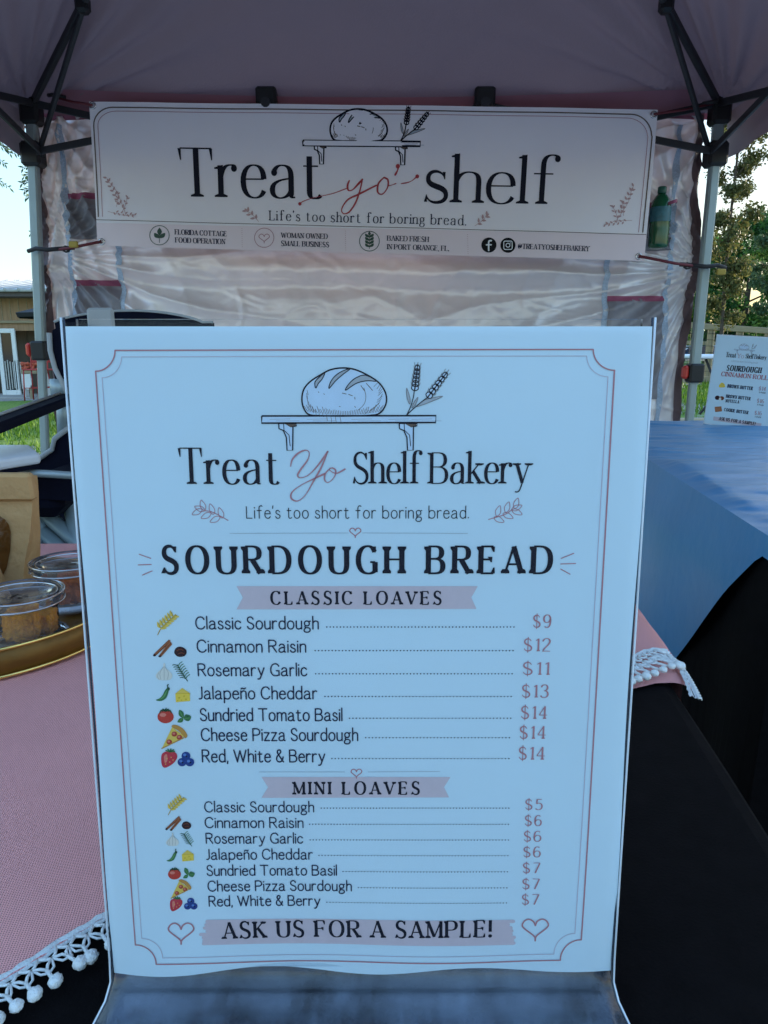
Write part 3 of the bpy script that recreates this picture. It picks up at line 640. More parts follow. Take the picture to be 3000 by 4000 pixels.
        for a in (-70, -30, 10, 50, 90): Ln([(8, -40), (8+26*math.sin(R(a)), -44-14*math.cos(R(a)))], 8, 'green', 3)
        for x, y in ((-10, 0), (14, -8), (6, 20), (26, 8), (-18, 32)): F(ell(x, y, 3, 3.5), 'yellow', 4)
    elif kind == 'blueberry':
        for i, (x, y) in enumerate(((0, -24), (-26, 18), (26, 18))):
            F(ell(x, y, 30, 28), 'blue', i); F(ell(x-8, y-8, 11, 9), 'bluel', i+3); F(ell(x+4, y+2, 6, 5), 'black', i+4)
    elif kind == 'butter':
        F([(-50, 20), (-40, -10), (-6, -40), (30, -26), (50, 10), (40, 34), (-30, 38)], 'cheese', 0); F(ell(0, 0, 26, 18), 'yellow', 1)
    elif kind == 'nuts':
        F(ell(-26, 0, 30, 26), 'raisin', 0); F(ell(26, 6, 28, 24), 'cinn', 1); F(ell(6, 16, 14, 20), 'garlic', 2)
    elif kind == 'cookie':
        F([(-48, -30), (40, -38), (48, 28), (-40, 36)], 'cookie', 0, False); Ln([(-40, -24), (34, -30), (40, 22), (-34, 28)], 5, 'cinn', 2, False)
    return mb.build('printed_picture', None, parent)

# ------------------------------------------------------------------ ground
def gz(x, y):
    def sm(a, b, t): t = min(1, max(0, (t-a)/(b-a))); return t*t*(3-2*t)
    return .42*sm(5, 20, y)*sm(.5, 6, x) + .1*sm(20, 60, y) - .12*sm(6, 20, y)*sm(2, 8, -x)
mb = MB()
def nonlin(t): t = t*2-1; return math.copysign(abs(t)**2.6, t)*420
mb.grid(lambda a, b: (nonlin(a), nonlin(b)+6, gz(nonlin(a), nonlin(b)+6)+.015*noise.noise((nonlin(a)*.5, nonlin(b)*.5, 0))), 120, 120)
tag(mb.build('ground', M['ground'], smooth=True), kind='structure')

# ------------------------------------------------------------------ canopy tent
TL, TR, TB, TF = -1.50, 1.43, 3.40, .50
EZ = at_y(150, 405, TB).z          # eave height
VZ = at_y(130, 612, TB+.03).z      # bottom edge of valance / slider bracket
PK = Vector(((TL+TR)/2, (TB+TF)/2, EZ+.82))
tent = empty('canopy_tent', ((TL+TR)/2, (TB+TF)/2, 0), 'pop-up canopy tent with dusky pink roof and grey folding frame over the stall', 'tent')
cor = {'bl': Vector((TL, TB, EZ)), 'br': Vector((TR, TB, EZ)), 'fr': Vector((TR, TF, EZ)), 'fl': Vector((TL, TF, EZ))}
ex = .06
co = {'bl': Vector((TL-ex, TB+ex, EZ-.02)), 'br': Vector((TR+ex, TB+ex, EZ-.02)), 'fr': Vector((TR+ex, TF-ex, EZ-.02)), 'fl': Vector((TL-ex, TF-ex, EZ-.02))}
pk2 = PK+Vector((0, 0, .06))
def roofpanel(a, b):
    def fn(u, v):
        e = a.lerp(b, u); p = e.lerp(pk2, v)
        sag = -.10*math.sin(math.pi*u)*math.sin(math.pi*min(1, v*1.2))*(1-v)
        for cu in (u, 1-u):                                   # tension creases fanning out of the corners
            rr = math.hypot(cu*2.9, v*1.7)+1e-4; an = math.atan2(v*1.7, cu*2.9)
            sag += .03*math.sin(an*19+cu*2)*math.exp(-rr*1.5)*min(1, rr*6)*min(1, an*5)
        sag += (.007*noise.noise((p.x*3, p.y*3, 2))+.004*(1-2*abs(noise.noise((p.x*5+p.y*3, p.y*6-p.x*2, 7)))))*min(1, min(u, 1-u, v, 1-v)*12)
        return p+Vector((0, 0, sag))
    return MB().grid(fn, 110, 70)
for a, b in (('bl', 'br'), ('br', 'fr'), ('fr', 'fl'), ('fl', 'bl')):
    roofpanel(co[a], co[b]).build('roof_panel', M['canopy'], tent, True)
    if (a, b) == ('fr', 'fl'): continue
    va, vb = co[a], co[b]
    m_ = MB(); out = ((va+vb)/2-PK); out.z = 0; out.normalize()
    dz = EZ-.02-VZ
    if (a, b) == ('bl', 'br'):
        dz *= .12
        q_ = MB(); q_.grid(lambda u, v: va.lerp(vb, .04+.92*u).lerp(pk2, v*.075+.002)+Vector((0, -.012, -.016-.03*math.sin(math.pi*u)*v)), 60, 4); q_.build('roof_border', M['valance'], tent, True)
    m_.grid(lambda u, v: va.lerp(vb, u)+Vector((0, 0, -v*dz-.012*math.sin(math.pi*u)*v))+out*(.004*v+.012*math.sin(u*40)*v+.01*math.sin(u*17+2)*v), 60, 8)
    m_.build('valance', M['valance'] if (a, b) == ('bl', 'br') else M['canopy'], tent, True)
legb = {'bl': Vector((TL-.12, TB, 0)), 'br': Vector((TR-.02, TB, 0)), 'fr': Vector((TR, TF, 0)), 'fl': Vector((TL, TF, 0))}
MID = {}
for key, c in cor.items():
    b = legb[key]; sgx = 1 if key[1] == 'r' else -1
    def on(z): return b.lerp(c, z/c.z)
    lat_z = 0.94 if key == 'br' else 1.04
    lg = MB().bar(on(lat_z-.05), on(EZ), .042, .042).build('leg', M['steel'], tent)
    MB().bar(on(.02), on(lat_z+.05), .034, .034).build('inner_tube', M['steel'], lg)
    p = on(.01); MB().box(p, (.11, .11, .012), bev=.004).build('foot_plate', M['steel_dark'], lg)
    p = on(lat_z); m_ = MB(); m_.box(p+Vector((0, -.008, 0)), (.066, .066, .085), M['blackplastic'], None, .008)
    lt = m_.build('latch', None, lg)
    MB().box(p+Vector((-.045 if key == 'br' else -.046*(1), -.012, .004)), (.028, .04, .06), None, None, .01).build('release_button', M['redplastic'], lt)
    p = on(VZ+.0); MB().box(p, (.085, .085, .1), None, None, .012).build('slider_bracket', M['blackplastic'], lg)
    p = on(EZ-.03); MB().box(p, (.08, .08, .11), None, None, .012).build('corner_bracket', M['blackplastic'], lg)
    # hip rafter with its knuckle and brace
    MB().bar(on(EZ-.01), PK, .022, .03).build('rafter', M['steel_dark'], tent)
    kn = on(EZ).lerp(PK, .27); MB().box(kn+Vector((0, 0, -.01)), (.05, .05, .06), None, None, .012).build('knuckle', M['blackplastic'], tent)
    MB().bar(kn+Vector((0, 0, -.02)), on(VZ)+Vector((-sgx*.03, 0, .02)), .016, .024).build('brace', M['steel_dark'], tent)
MB().ball(PK, .06, None, 14, 8, (1, 1, .7)).build('peak_hub', M['blackplastic'], tent, True)
def truss(a, b, inn):
    """two scissor pairs along one side of the frame"""
    A, B = cor[a], cor[b]; up = Vector((0, 0, 0)); dn = Vector((0, 0, VZ-EZ))
    for s0, s1 in ((A, B), (B, A)):
        j = s0.lerp(s1, .345)+Vector((0, 0, -.015))+inn*.03; mid = s0.lerp(s1, .5)+dn*1.15+inn*.03
        MB().bar(s0+dn+inn*.035, j, .014, .028).build('truss_bar', M['steel_dark'], tent)
        MB().bar(s0+inn*.018, s0.lerp(s1, .345)+dn*1.05+inn*.015, .014, .028).build('truss_bar', M['steel_dark'], tent)
        MB().bar(j+inn*.016, mid+inn*.016, .014, .028).build('truss_bar', M['steel_dark'], tent)
        m_ = MB(); m_.box(j+inn*.02+Vector((0, 0, .02)), (.085, .085, .075), M['blackplastic'], None, .01); m_.tube([j+inn*.06+Vector((0, 0, -.01)), j+inn*.075+Vector((0, 0, -.01))], .02, M['steel_dark'], 10)
        m_.build('truss_joint', None, tent)
truss('bl', 'br', Vector((0, -1, 0))); truss('br', 'fr', Vector((-1, 0, 0))); truss('fl', 'bl', Vector((1, 0, 0)))

# ------------------------------------------------------------------ back sheet of the tent with pockets
WY = TB+.045; WL, WR, WT, WB = at_y(215, 700, WY).x-.1, at_y(2715, 1000, WY).x+.03, EZ-.015, .34
ties = [(at_y(205, 985, WY), 1.), (at_y(2745, 1045, WY), 1.), (at_y(200, 420, WY), -1.), (at_y(2790, 450, WY), -1.), (at_y(215, 700, WY), .6), (at_y(2735, 900, WY), .5)]
def wallrelief(x, z):
    h = 0.
    for i, (t, w_) in enumerate(ties):
        dx, dz = x-t.x, z-t.z; r = math.hypot(dx, dz)+1e-4; a = math.atan2(dz, abs(dx)+.02)
        k = 17 if i < 2 else 9
        q_ = math.sin(a*k+.9*math.sin(r*4+i)+i+.8*math.sin(a*5)); h += abs(w_)*.019*(1-2*abs(q_)**.85)*math.exp(-r*.95)*min(1, r*6)
    tz = .5*(ties[0][0].z+ties[1][0].z)
    d = z-(tz-.05-.02*math.sin(x*2))
    h += .020*math.exp(-(d/.04)**2)-.018*math.exp(-((d+.075)/.04)**2)+.006*math.exp(-((d+.2)/.08)**2)*(.6+.4*math.sin(x*3))
    n1 = noise.noise((x*2.2, z*4.5, 3.)); n2 = noise.noise((x*6+z*2.5, z*10-x, 8.)); n3 = noise.noise((x*13, z*17, 1.))
    h += .006*n1+.0022*(1-2*abs(n2)**.8)+.0024*(1-2*abs(n3)**.8)
    rg = noise.noise((x*3.1-z*2.2, z*3+x*1.4, 5.)); h += .004*max(0, 1-abs(rg)*11); r2 = noise.noise((x*2.1+z*4.2, z*1.8-x*1.2, 11.)); h += .0035*max(0, 1-abs(r2)*12)
    lo = max(0, min(1, (1.35-z)/.6)); h += lo*(.014*(1-2*abs(noise.noise((x*7-z*5, z*6+x*3, 2.))))+.006*noise.noise((x*19, z*15, 4.)))
    return h
wall = MB(); nu, nv = 330, 230
def wallpt(u, v, off=0.):
    z = WT+(WB-WT)*v; x = WL+(WR-WL)*u
    pull = 0.
    zt = ties[1][0].z
    xr = .035*(1-math.exp(-((z-zt)/.25)**2)); x -= max(0, (u-.85)/.15)**2*xr
    return Vector((x, WY+.02-wallrelief(x, z)-off, z))
wall.grid(lambda u, v: wallpt(u, v), nu, nv)
wall_margin = []
wallo = wall.build('tent_back_sheet', M['wall'], smooth=True)
tag(wallo, 'crinkled silvery pink sheet with pockets hung as the back of the tent', 'tent wall')
def wstrip(x, z0, z1, hw, off, n=80):
    m_ = MB(); m_.grid(lambda u, v: Vector((x+(u-.5)*2*hw, WY+.02-wallrelief(x+(u-.5)*2*hw, z0+(z1-z0)*v)-off, z0+(z1-z0)*v)), 2, n); return m_
def wrect(x0, x1, z0, z1, off, sagx=0., nu=40, nv=40):
    m_ = MB(); m_.grid(lambda u, v: Vector((x0+(x1-x0)*u, WY+.02-wallrelief(x0+(x1-x0)*u, z0+(z1-z0)*v)-off-sagx*math.sin(math.pi*u)*(1-.3*v), z0+(z1-z0)*v)), nu, nv); return m_
sx1, sx2 = at_y(250, 800, WY).x, at_y(468, 1100, WY).x; sx3, sx4 = at_y(2370, 1150, WY).x, at_y(2632, 900, WY).x
for sx in (sx1, sx2, sx3, sx4): wstrip(sx, WT-.05, WB, .012, .004).build('seam', M['seam'], wallo, True)
M['margin'] = mat('brown_strip', (.13, .075, .08), .6, var=.3, scale=20)  # dark brown strip down both side edges of the sheet
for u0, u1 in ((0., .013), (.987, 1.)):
    m_ = MB(); m_.grid(lambda u, v: wallpt(u0+(u1-u0)*u, v, .014), 4, 230); m_.build('side_strip', M['margin'], wallo, True)
def pocket(x0, x1, ptop, pbot, xm):
    zt = at_y(xm, ptop, WY).z; zb = at_y(xm, pbot, WY).z
    p = wrect(x0, x1, zt, zb, .007, .012).build('pocket', M['pocket'], wallo, True)
    wrect(x0, x1, zt+.012, zt-.012, .010, .012, 30, 3).build('trim', M['trim'], p, True)
    return zt, zb
pocket(sx1+.01, sx2-.01, 762, 932, 300); pocket(sx1+.01, sx2-.01, 1104, 1300, 350)
pz = pocket(sx3+.02, sx4-.01, 800, 978, 2600); pocket(sx3+.012, sx4-.012, 1165, 1560, 2480)

# green bottle in the pocket
bx = at_y(2573, 900, WY-.07); zb = at_y(2573, 972, WY-.07).z
m_ = MB(); m_.grid(lambda u, v: Vector((sx3+.18+(sx4-.012-sx3-.18)*u, WY-.03-.098*math.sin(math.pi*min(1., u*1.0))**.8, at_y(2573, 797-10*u, WY-.1).z+.014*(v-.5)+.02*(u-.5))), 30, 3); m_.build('pocket_band', M['trim'], wallo, True)
bot = empty('drink_bottle', (bx.x, WY-.055, zb), 'green plastic soda bottle with teal label standing in a sheet pocket', 'bottle')
o = Vector((bx.x, WY-.075, zb))
prof = [(r_p, z_p*.86) for r_p, z_p in [(.030, 0), (.040, .008), (.042, .02), (.041, .06), (.043, .09), (.041, .115), (.043, .125), (.043, .195), (.038, .225), (.025, .25), (.016, .262)]]
MB().lathe(o, prof, n=28).build('bottle_body', M['greenpet'], bot, True)
MB().lathe(o, [(.0438, .108), (.0442, .112), (.0442, .163), (.0438, .168)], n=28, cap0=False, cap1=False).build('bottle_label', M['label'], bot, True)
MB().lathe(o, [(.0165, .225), (.0185, .229), (.0185, .25), (.0165, .253)], n=20).build('bottle_cap', M['greencap'], bot, True)

# ------------------------------------------------------------------ banner
BY = 3.30
SB_ = Sheet((0, BY, 1.75), (1, 0, 0), (0, 0, 1), lambda u, v: .006*math.sin(u*2.3+.6)+.004*math.sin(v*9+u)+.002*math.sin(u*11))
c4 = [Vector(SB_.uv(x/V, y/V)) for x, y in ((347, 396), (2570, 428), (2518, 1019), (379, 959))]
def bq(u, v): a = c4[0].lerp(c4[1], u); b = c4[3].lerp(c4[2], u); return a.lerp(b, v)
mb = MB(); mb.grid(lambda u, v: SB_.pt(*bq(u, v)), 200, 44)
ban = mb.build('shop_banner', M['vinyl'], smooth=True)
tag(ban, 'long white vinyl banner reading Treat yo\' shelf above the crinkled tent sheet', 'banner')
ban['label'] = "long white vinyl banner lettered Treat yo' shelf, hung across the tent back"
mb = MB(); r0, r1 = Vector(SB_.uv(206.5, 473.5)), Vector(SB_.uv(1396, 506.5))
def bst(u, v):
    a = c4[3].lerp(c4[0], .165); b = c4[2].lerp(c4[1], .18); t = a.lerp(b, u); d = c4[3].lerp(c4[2], u); return SB_.pt(*t.lerp(d, v), .0006)
mb.grid(bst, 200, 10); mb.build('blush_strip', M['vinyl_pink'], ban, True)
BL_ = .0001
SB_.extra = .0016; SB_.seg = .04
def bl(pts, w_, m, name='border', closed=False, smooth=False, mbx=None, lay=0, taper=None):
    q = mbx or MB(); SB_.line(q, pts, w_, lay, closed, smooth, m=M[m], lift=BL_, taper=taper)
    if mbx is None: q.build(name, None, ban)
def bord(d):
    L0 = [(211+d, 467), (206.5+d, 370), (202+d, 272)]; A1 = [(202+d, 272)]+[(202+d+40*(1-math.cos(R(a))), 270-(38-d*.9)*math.sin(R(a))) for a in range(10, 91, 10)]
    top = [(242+d, 232+d*.9), (800, 239+d*.9), (1363-d, 247+d*.9)]
    A2 = [(1363-d+44*math.sin(R(a)), 247+d*.9+(46-d*.7)*(1-math.cos(R(a)))) for a in range(10, 91, 10)]
    R0 = [(1408-d, 295), (1398-d, 400), (1389-d, 501)]
    return L0+A1+top+A2+R0
mb = MB(); SB_.line(mb, bord(0), 2.4, 0, m=M['ink_sepia'], lift=BL_); SB_.line(mb, bord(9), 1.2, 0, m=M['ink_rose'], lift=BL_)
SB_.line(mb, [(206.5, 474), (1396, 506.5)], 1.2, 0, m=M['ink_sepia'], lift=BL_); mb.build('border', None, ban)
SB_.text(ban, 'Treat', 392, 699, 423.5, 104, DISPLAY, M['ink_black'], 428, lift=.0004)
SB_.text(ban, 'shelf', 920, 1206, 436.5, 98, DISPLAY, M['ink_black'], 442, lift=.0004)
mb = MB()
def zb_(ps): return [((900+a/1.508)/V, (300+b/1.508)/V) for a, b in ps]
for ps, w_ in (([(405, 752), (425, 735), (490, 712), (600, 688), (690, 655)], 1.9), ([(700, 612), (690, 640), (695, 668), (720, 665), (750, 635), (778, 605)], 4.2), ([(778, 605), (760, 680), (735, 745), (700, 795), (668, 806), (655, 780), (690, 725), (760, 690), (860, 640)], 3.6), ([(905, 595), (872, 630), (868, 680), (895, 692), (925, 655), (928, 610), (905, 595)], 3.8), ([(925, 645), (950, 640), (975, 630)], 2.), ([(1005, 632), (1060, 620), (1105, 585)], 2.6), ([(985, 525), (986, 550), (970, 580)], 4.5)):
    SB_.line(mb, zb_(ps), w_, 0, smooth=True, m=M['ink_red'], lift=.0006, taper=lambda t: .55+.45*math.sin(math.pi*t*1.6+.4)**2)
v_, f_ = disc(*SB_.uv(*zb_([(1100, 590)])[0]), .008); SB_.put(mb, [(v_, f_, 1)], .0007, m=M['ink_red'])
v_, f_ = disc(*SB_.uv(*zb_([(986, 530)])[0]), .009); SB_.put(mb, [(v_, f_, 1)], .0007, m=M['ink_red'])
v_, f_ = disc(*SB_.uv(*zb_([(409, 748)])[0]), .007); SB_.put(mb, [(v_, f_, 1)], .0007, m=M['ink_red'])
mb.build('script_lettering', None, ban)
SB_.text(ban, "Life's too short for boring bread.", 583, 1007, 475.5, 21, BOOK, M['ink_navy'], 487, lift=.0004)
for t_, a_, b_, y0, y1 in (('FLORIDA COTTAGE', 378, 489, 506, 510), ('FOOD OPERATION', 379, 486, 523.5, 527), ('WOMAN OWNED', 608, 708, 513.5, 516), ('SMALL BUSINESS', 608, 711, 531, 534), ('BAKED FRESH', 837, 926, 520, 523), ('IN PORT ORANGE, FL.', 837, 970, 538.5, 542.5), ('@TREATYOSHELFBAKERY', 1119, 1273, 537.5, 543)):
    SB_.text(ban, t_, a_, b_, y0, 11, SMALLCAP, M['ink_navy'], y1, lift=.0004)
emblem(SB_, ban, 647.5, 213, .2245, rot=R(.9), wk=2.0, fillm='vinyl_light')
mb = MB()
for fl in (0, 1):
    for sx_, sy_, ex_, ey_, n_, l_ in ((272, 466, 221, 368, 7, .1), (250, 446, 254, 410, 3, .22), (262, 458, 276, 420, 3, .22), (232, 456, 300, 466, 5, .13)):
        g_ = (lambda x, y: (x, y)) if not fl else (lambda x, y: (1597-x, y+20))
        a_, b_ = g_(sx_, sy_), g_(ex_, ey_); sprig(SB_, mb, a_[0], a_[1], b_[0], b_[1], M['ink_sprig'], n_, .9, True, l_*.8)
    mb.build('sprig', None, ban); mb = MB()
sprig(SB_, mb, 558, 478, 528, 450, M['ink_sprig'], 3, 1.0, True, .26); mb.build('sprig', None, ban); mb = MB(); sprig(SB_, mb, 1026, 488, 1056, 462, M['ink_sprig'], 3, 1.0, True, .26)
mb.build('sprig', None, ban)
mb = MB()
def circ(x, y, r, n=28): return [(x+r*math.cos(2*math.pi*k/n), y+r*math.sin(2*math.pi*k/n)) for k in range(n)]
G_, E_ = M['ink_badge'], M['ink_badge']
SB_.line(mb, circ(344, 508, 21), 1.4, 1, True, m=E_, lift=.0004)
for q in ([(344, 508), (339, 500), (344, 492), (349, 500)], [(344, 514), (334, 512), (333, 503), (342, 507)], [(344, 514), (354, 512), (356, 503), (346, 507)]): SB_.fill(mb, q, 2, True, G_, .0004)
SB_.line(mb, [(344, 492), (344, 524)], 1.2, 3, m=E_, lift=.0004); mb.build('seedling_badge', None, ban); mb = MB()
SB_.line(mb, circ(570.5, 513.5, 21), 1.2, 1, True, m=M['ink_rose'], lift=.0004); heart(SB_, mb, 570.5, 514.5, 22, 1.4, M['ink_rose']); mb.build('heart_badge', None, ban); mb = MB()
SB_.line(mb, circ(798, 521, 21.5), 1.5, 1, True, m=E_, lift=.0004); SB_.line(mb, [(798, 537), (798, 506)], 1.2, 3, m=E_, lift=.0004)
for i in range(4):
    y = 534-i*7
    SB_.fill(mb, [(798, y), (790, y-2), (789, y-8), (796, y-5)], 2, True, G_, .0004); SB_.fill(mb, [(798, y), (806, y-2), (807, y-8), (800, y-5)], 2, True, G_, .0004)
SB_.fill(mb, [(798, 509), (795, 505), (798, 500), (801, 505)], 2, True, G_, .0004); mb.build('wheat_badge', None, ban)
for x, y0, y1 in ((522, 493, 533), (746, 499, 540), (1010, 507, 548)):
    mb = MB()
    for i in range(10): SB_.fill(mb, circ(x+i*.1, y0+(y1-y0)*i/9, .7, 8), 1, False, M['ink_rose'], .0004)
    mb.build('dotted_divider', None, ban)
mb = MB(); SB_.fill(mb, circ(1056, 529.5, 16.3), 0, False, M['p_black'], .0004)
SB_.line(mb, [(1061, 520), (1057, 520.5), (1055.5, 524), (1055.5, 541)], 3.4, 3, smooth=True, m=M['p_white'], lift=.0006); SB_.line(mb, [(1050.5, 529), (1061, 529)], 2.8, 4, m=M['p_white'], lift=.0006)
mb.build('social_media_badge', None, ban); mb = MB(); SB_.fill(mb, circ(1097, 530, 16.3), 0, False, M['p_black'], .0004)
sq = []
for cx_, cy_, a0 in ((1103, 524, -90), (1103, 536, 0), (1091, 536, 90), (1091, 524, 180)): sq += [(cx_+3*math.cos(R(a0+a)), cy_+3*math.sin(R(a0+a))) for a in (0, 30, 60, 90)]
SB_.line(mb, sq, 1.7, 3, True, m=M['p_white'], lift=.0006); SB_.line(mb, circ(1097, 530, 4.2), 1.7, 4, True, m=M['p_white'], lift=.0006); SB_.fill(mb, circ(1102, 525, 1.1, 8), 4, False, M['p_white'], .0006)
mb.build('social_media_badge', None, ban)
# eyelets and bungee cords
for (ex_, ey_, q, lab) in ((362, 412, (215, 380), 'upper left'), (2553, 448, (2785, 405), 'upper right'), (396, 944, (180, 980), 'lower left'), (2496, 1001, (2765, 1045), 'lower right')):
    u_, v_ = SB_.uv(ex_/V, ey_/V); p = SB_.pt(u_, v_, .002)
    m_ = MB(); m_.tube([p+Vector((.011*math.cos(2*math.pi*k/14), 0, .011*math.sin(2*math.pi*k/14))) for k in range(14)], .004, None, 6, True); m_.build('eyelet', M['chrome'], ban, True)
    e = at_y(q[0], q[1], TB-.03); low = lab.startswith('lower'); mid = p.lerp(e, .5)+Vector((0, -.02, -.008))
    cord = empty('bungee_cord', e, f'dark red elastic cord tying the banner\'s {lab} corner to the tent post', 'cord', 'cords tying the banner')
    m_ = MB(); m_.tube([p+Vector((0, -.006, 0)), mid, e], .006 if low else .005, None, 8); m_.build('elastic', M['cord_red'], cord, True)
    m_ = MB()
    sgn = 1 if e.x > 0 else -1
    if low:
        m_.tube([e+Vector((-sgn*.13, -.012, .012)), e+Vector((-sgn*.02, -.035, 0)), e+Vector((sgn*.03, -.03, .006)), e+Vector((sgn*.07, -.02, -.004))], .009, None, 8)
        m_.tube([e+Vector((-sgn*.1, -.02, .004))+Vector((.016*math.cos(k*.9), -.004*k*.2, .012*math.sin(k*.9))) for k in range(14)], .004, None, 6)
    else: m_.tube([e+Vector((-sgn*.05, -.01, -.004)), e+Vector((0, -.03, 0)), e+Vector((sgn*.03, .01, .01))], .008, None, 8)
    m_.build('hook', M['cord_black'], cord, True)
    if low: MB().box(e+Vector((sgn*.045, -.035, -.022)) if sgn > 0 else p.lerp(e, .45)+Vector((0, -.03, .002)), (.04, .012, .026), None, None, .004).build('tag', M['yellow'], cord)

# ------------------------------------------------------------------ front table, cloths
TZ = CZ-.265; TX = .258; TXL, TY0, TY1 = -1.5, .13, 1.0
table = empty('folding_table', ((TX+TXL)/2, .6, 0), 'long folding table in front under the black cloth and pink runner', 'table')
MB().box(((TX+TXL)/2-.05, .6, TZ-.028), (TX-TXL-.14, .74, .04), None, None, .01).build('tabletop', M['whiteplastic'], table)
for x in (TXL+.2, TX-.2):
    for y in (.3, .9): MB().tube([(x, y, 0), (x, y, TZ-.045)], .014, None, 10).build('leg', M['tube'], table, True)
def edgex(y): return TX+.1*(y-.6)
def drape():
    mb = MB(); r = .012
    # profile round the rim: top -> over the edge -> down to just above the ground, with soft folds
    def P(s): # closed outline of table by arclength fraction
        cs = [Vector((TXL, TY0, 0)), Vector((edgex(TY0)-.022, TY0, 0)), Vector((edgex(TY1)-.022, TY1, 0)), Vector((TXL, TY1, 0))]
        Ls = [(cs[(i+1) % 4]-cs[i]).length for i in range(4)]; t = s*sum(Ls)
        for i in range(4):
            if t <= Ls[i] or i == 3: return cs[i].lerp(cs[(i+1) % 4], t/Ls[i]), i
            t -= Ls[i]
    n = 320; ring = []
    cx = Vector(((TXL+TX)/2, .6, 0))
    prof = [(-.03, 0), (-.004, 0), (.004, -.003), (.009, -.009), (.011, -.02), (.014, -.1), (.02, -.35), (.026, -(TZ-.02))]
    vs = []
    nr = [Vector((0, -1, 0)), Vector((1, -.1, 0)).normalized(), Vector((0, 1, 0)), Vector((-1, 0, 0))]
    for i in range(n):
        p, k = P(i/n)
        d = nr[k]
        for o_, z in prof:
            f = min(1, -z*2.2); wv = .022*math.sin(i*.42)*f+.012*math.sin(i*.17+2)*f
            q = p+d*(o_+wv+.03*f)
            if z == 0: q = cx+Vector(((p.x-cx.x)*(1+o_/.85), (p.y-cx.y)*(1+o_/.42), 0))
            vs.append((q.x, q.y, TZ+z))
    m = len(prof); fs = []
    for i in range(n):
        j = (i+1) % n
        for k in range(m-1): fs.append((i*m+k, j*m+k, j*m+k+1, i*m+k+1))
    fs.append(tuple(i*m for i in range(n)))
    mb.add(vs, fs); return mb
tag(drape().build('black_tablecloth', M['blackcloth'], smooth=False), 'plain black floor-length cloth covering the front table', 'tablecloth')

# pink runner with fringed edge
fl_ = [at_z(x, y, TZ+.006) for x, y in ((0, 3835), (233, 3686), (412, 3580))]
front = spline([(-1.45, .0), (-.6, .05), (-.27, .14)]+[(p.x, p.y) for p in fl_]+[(-.05, .39), (.06, .48), (.15, .543), (.2073, .579), (.2289, .599), (.2471, .606), (.27, .612), (.33, .62)], k=10)
fx = np.array([p[0] for p in front]); fy = np.array([p[1] for p in front])
def fy_at(x): return float(np.interp(x, fx, fy))
def over(x, y, lift):
    """surface of the table, rolling over its right-hand edge"""
    e = edgex(y)-.020; d = x-e
    if d <= 0: return Vector((x, y, TZ+lift))
    rr = .026; a = min(d/rr, math.pi/2); X = e+(rr+lift)*math.sin(a); Z = TZ+lift-(rr+lift)*(1-math.cos(a))
    if d > rr*math.pi/2: Z -= d-rr*math.pi/2; X += .06*(d-rr*math.pi/2)
    return Vector((X, y, Z))
def wr(x, y): return .0016*noise.noise((x*9, y*9, 0))+.0009*noise.noise((x*25, y*31, 4))
mb = MB(); nx_, ny_ = 260, 60
def runner(u, v):
    x = -1.42+(1.42+.36)*u; y0 = fy_at(x); y0 = max(y0, TY0+.002)
    yb = .985-.05*max(0, (x-.1))*2
    y = y0+(yb-y0)*v
    return over(x, y, .004+wr(x, y)+.001)
mb.grid(runner, nx_, ny_)
run = mb.build('pink_runner', M['pink'], smooth=True); tag(run, 'pink linen runner with white pom-pom fringe laid over the black tablecloth', 'table runner')
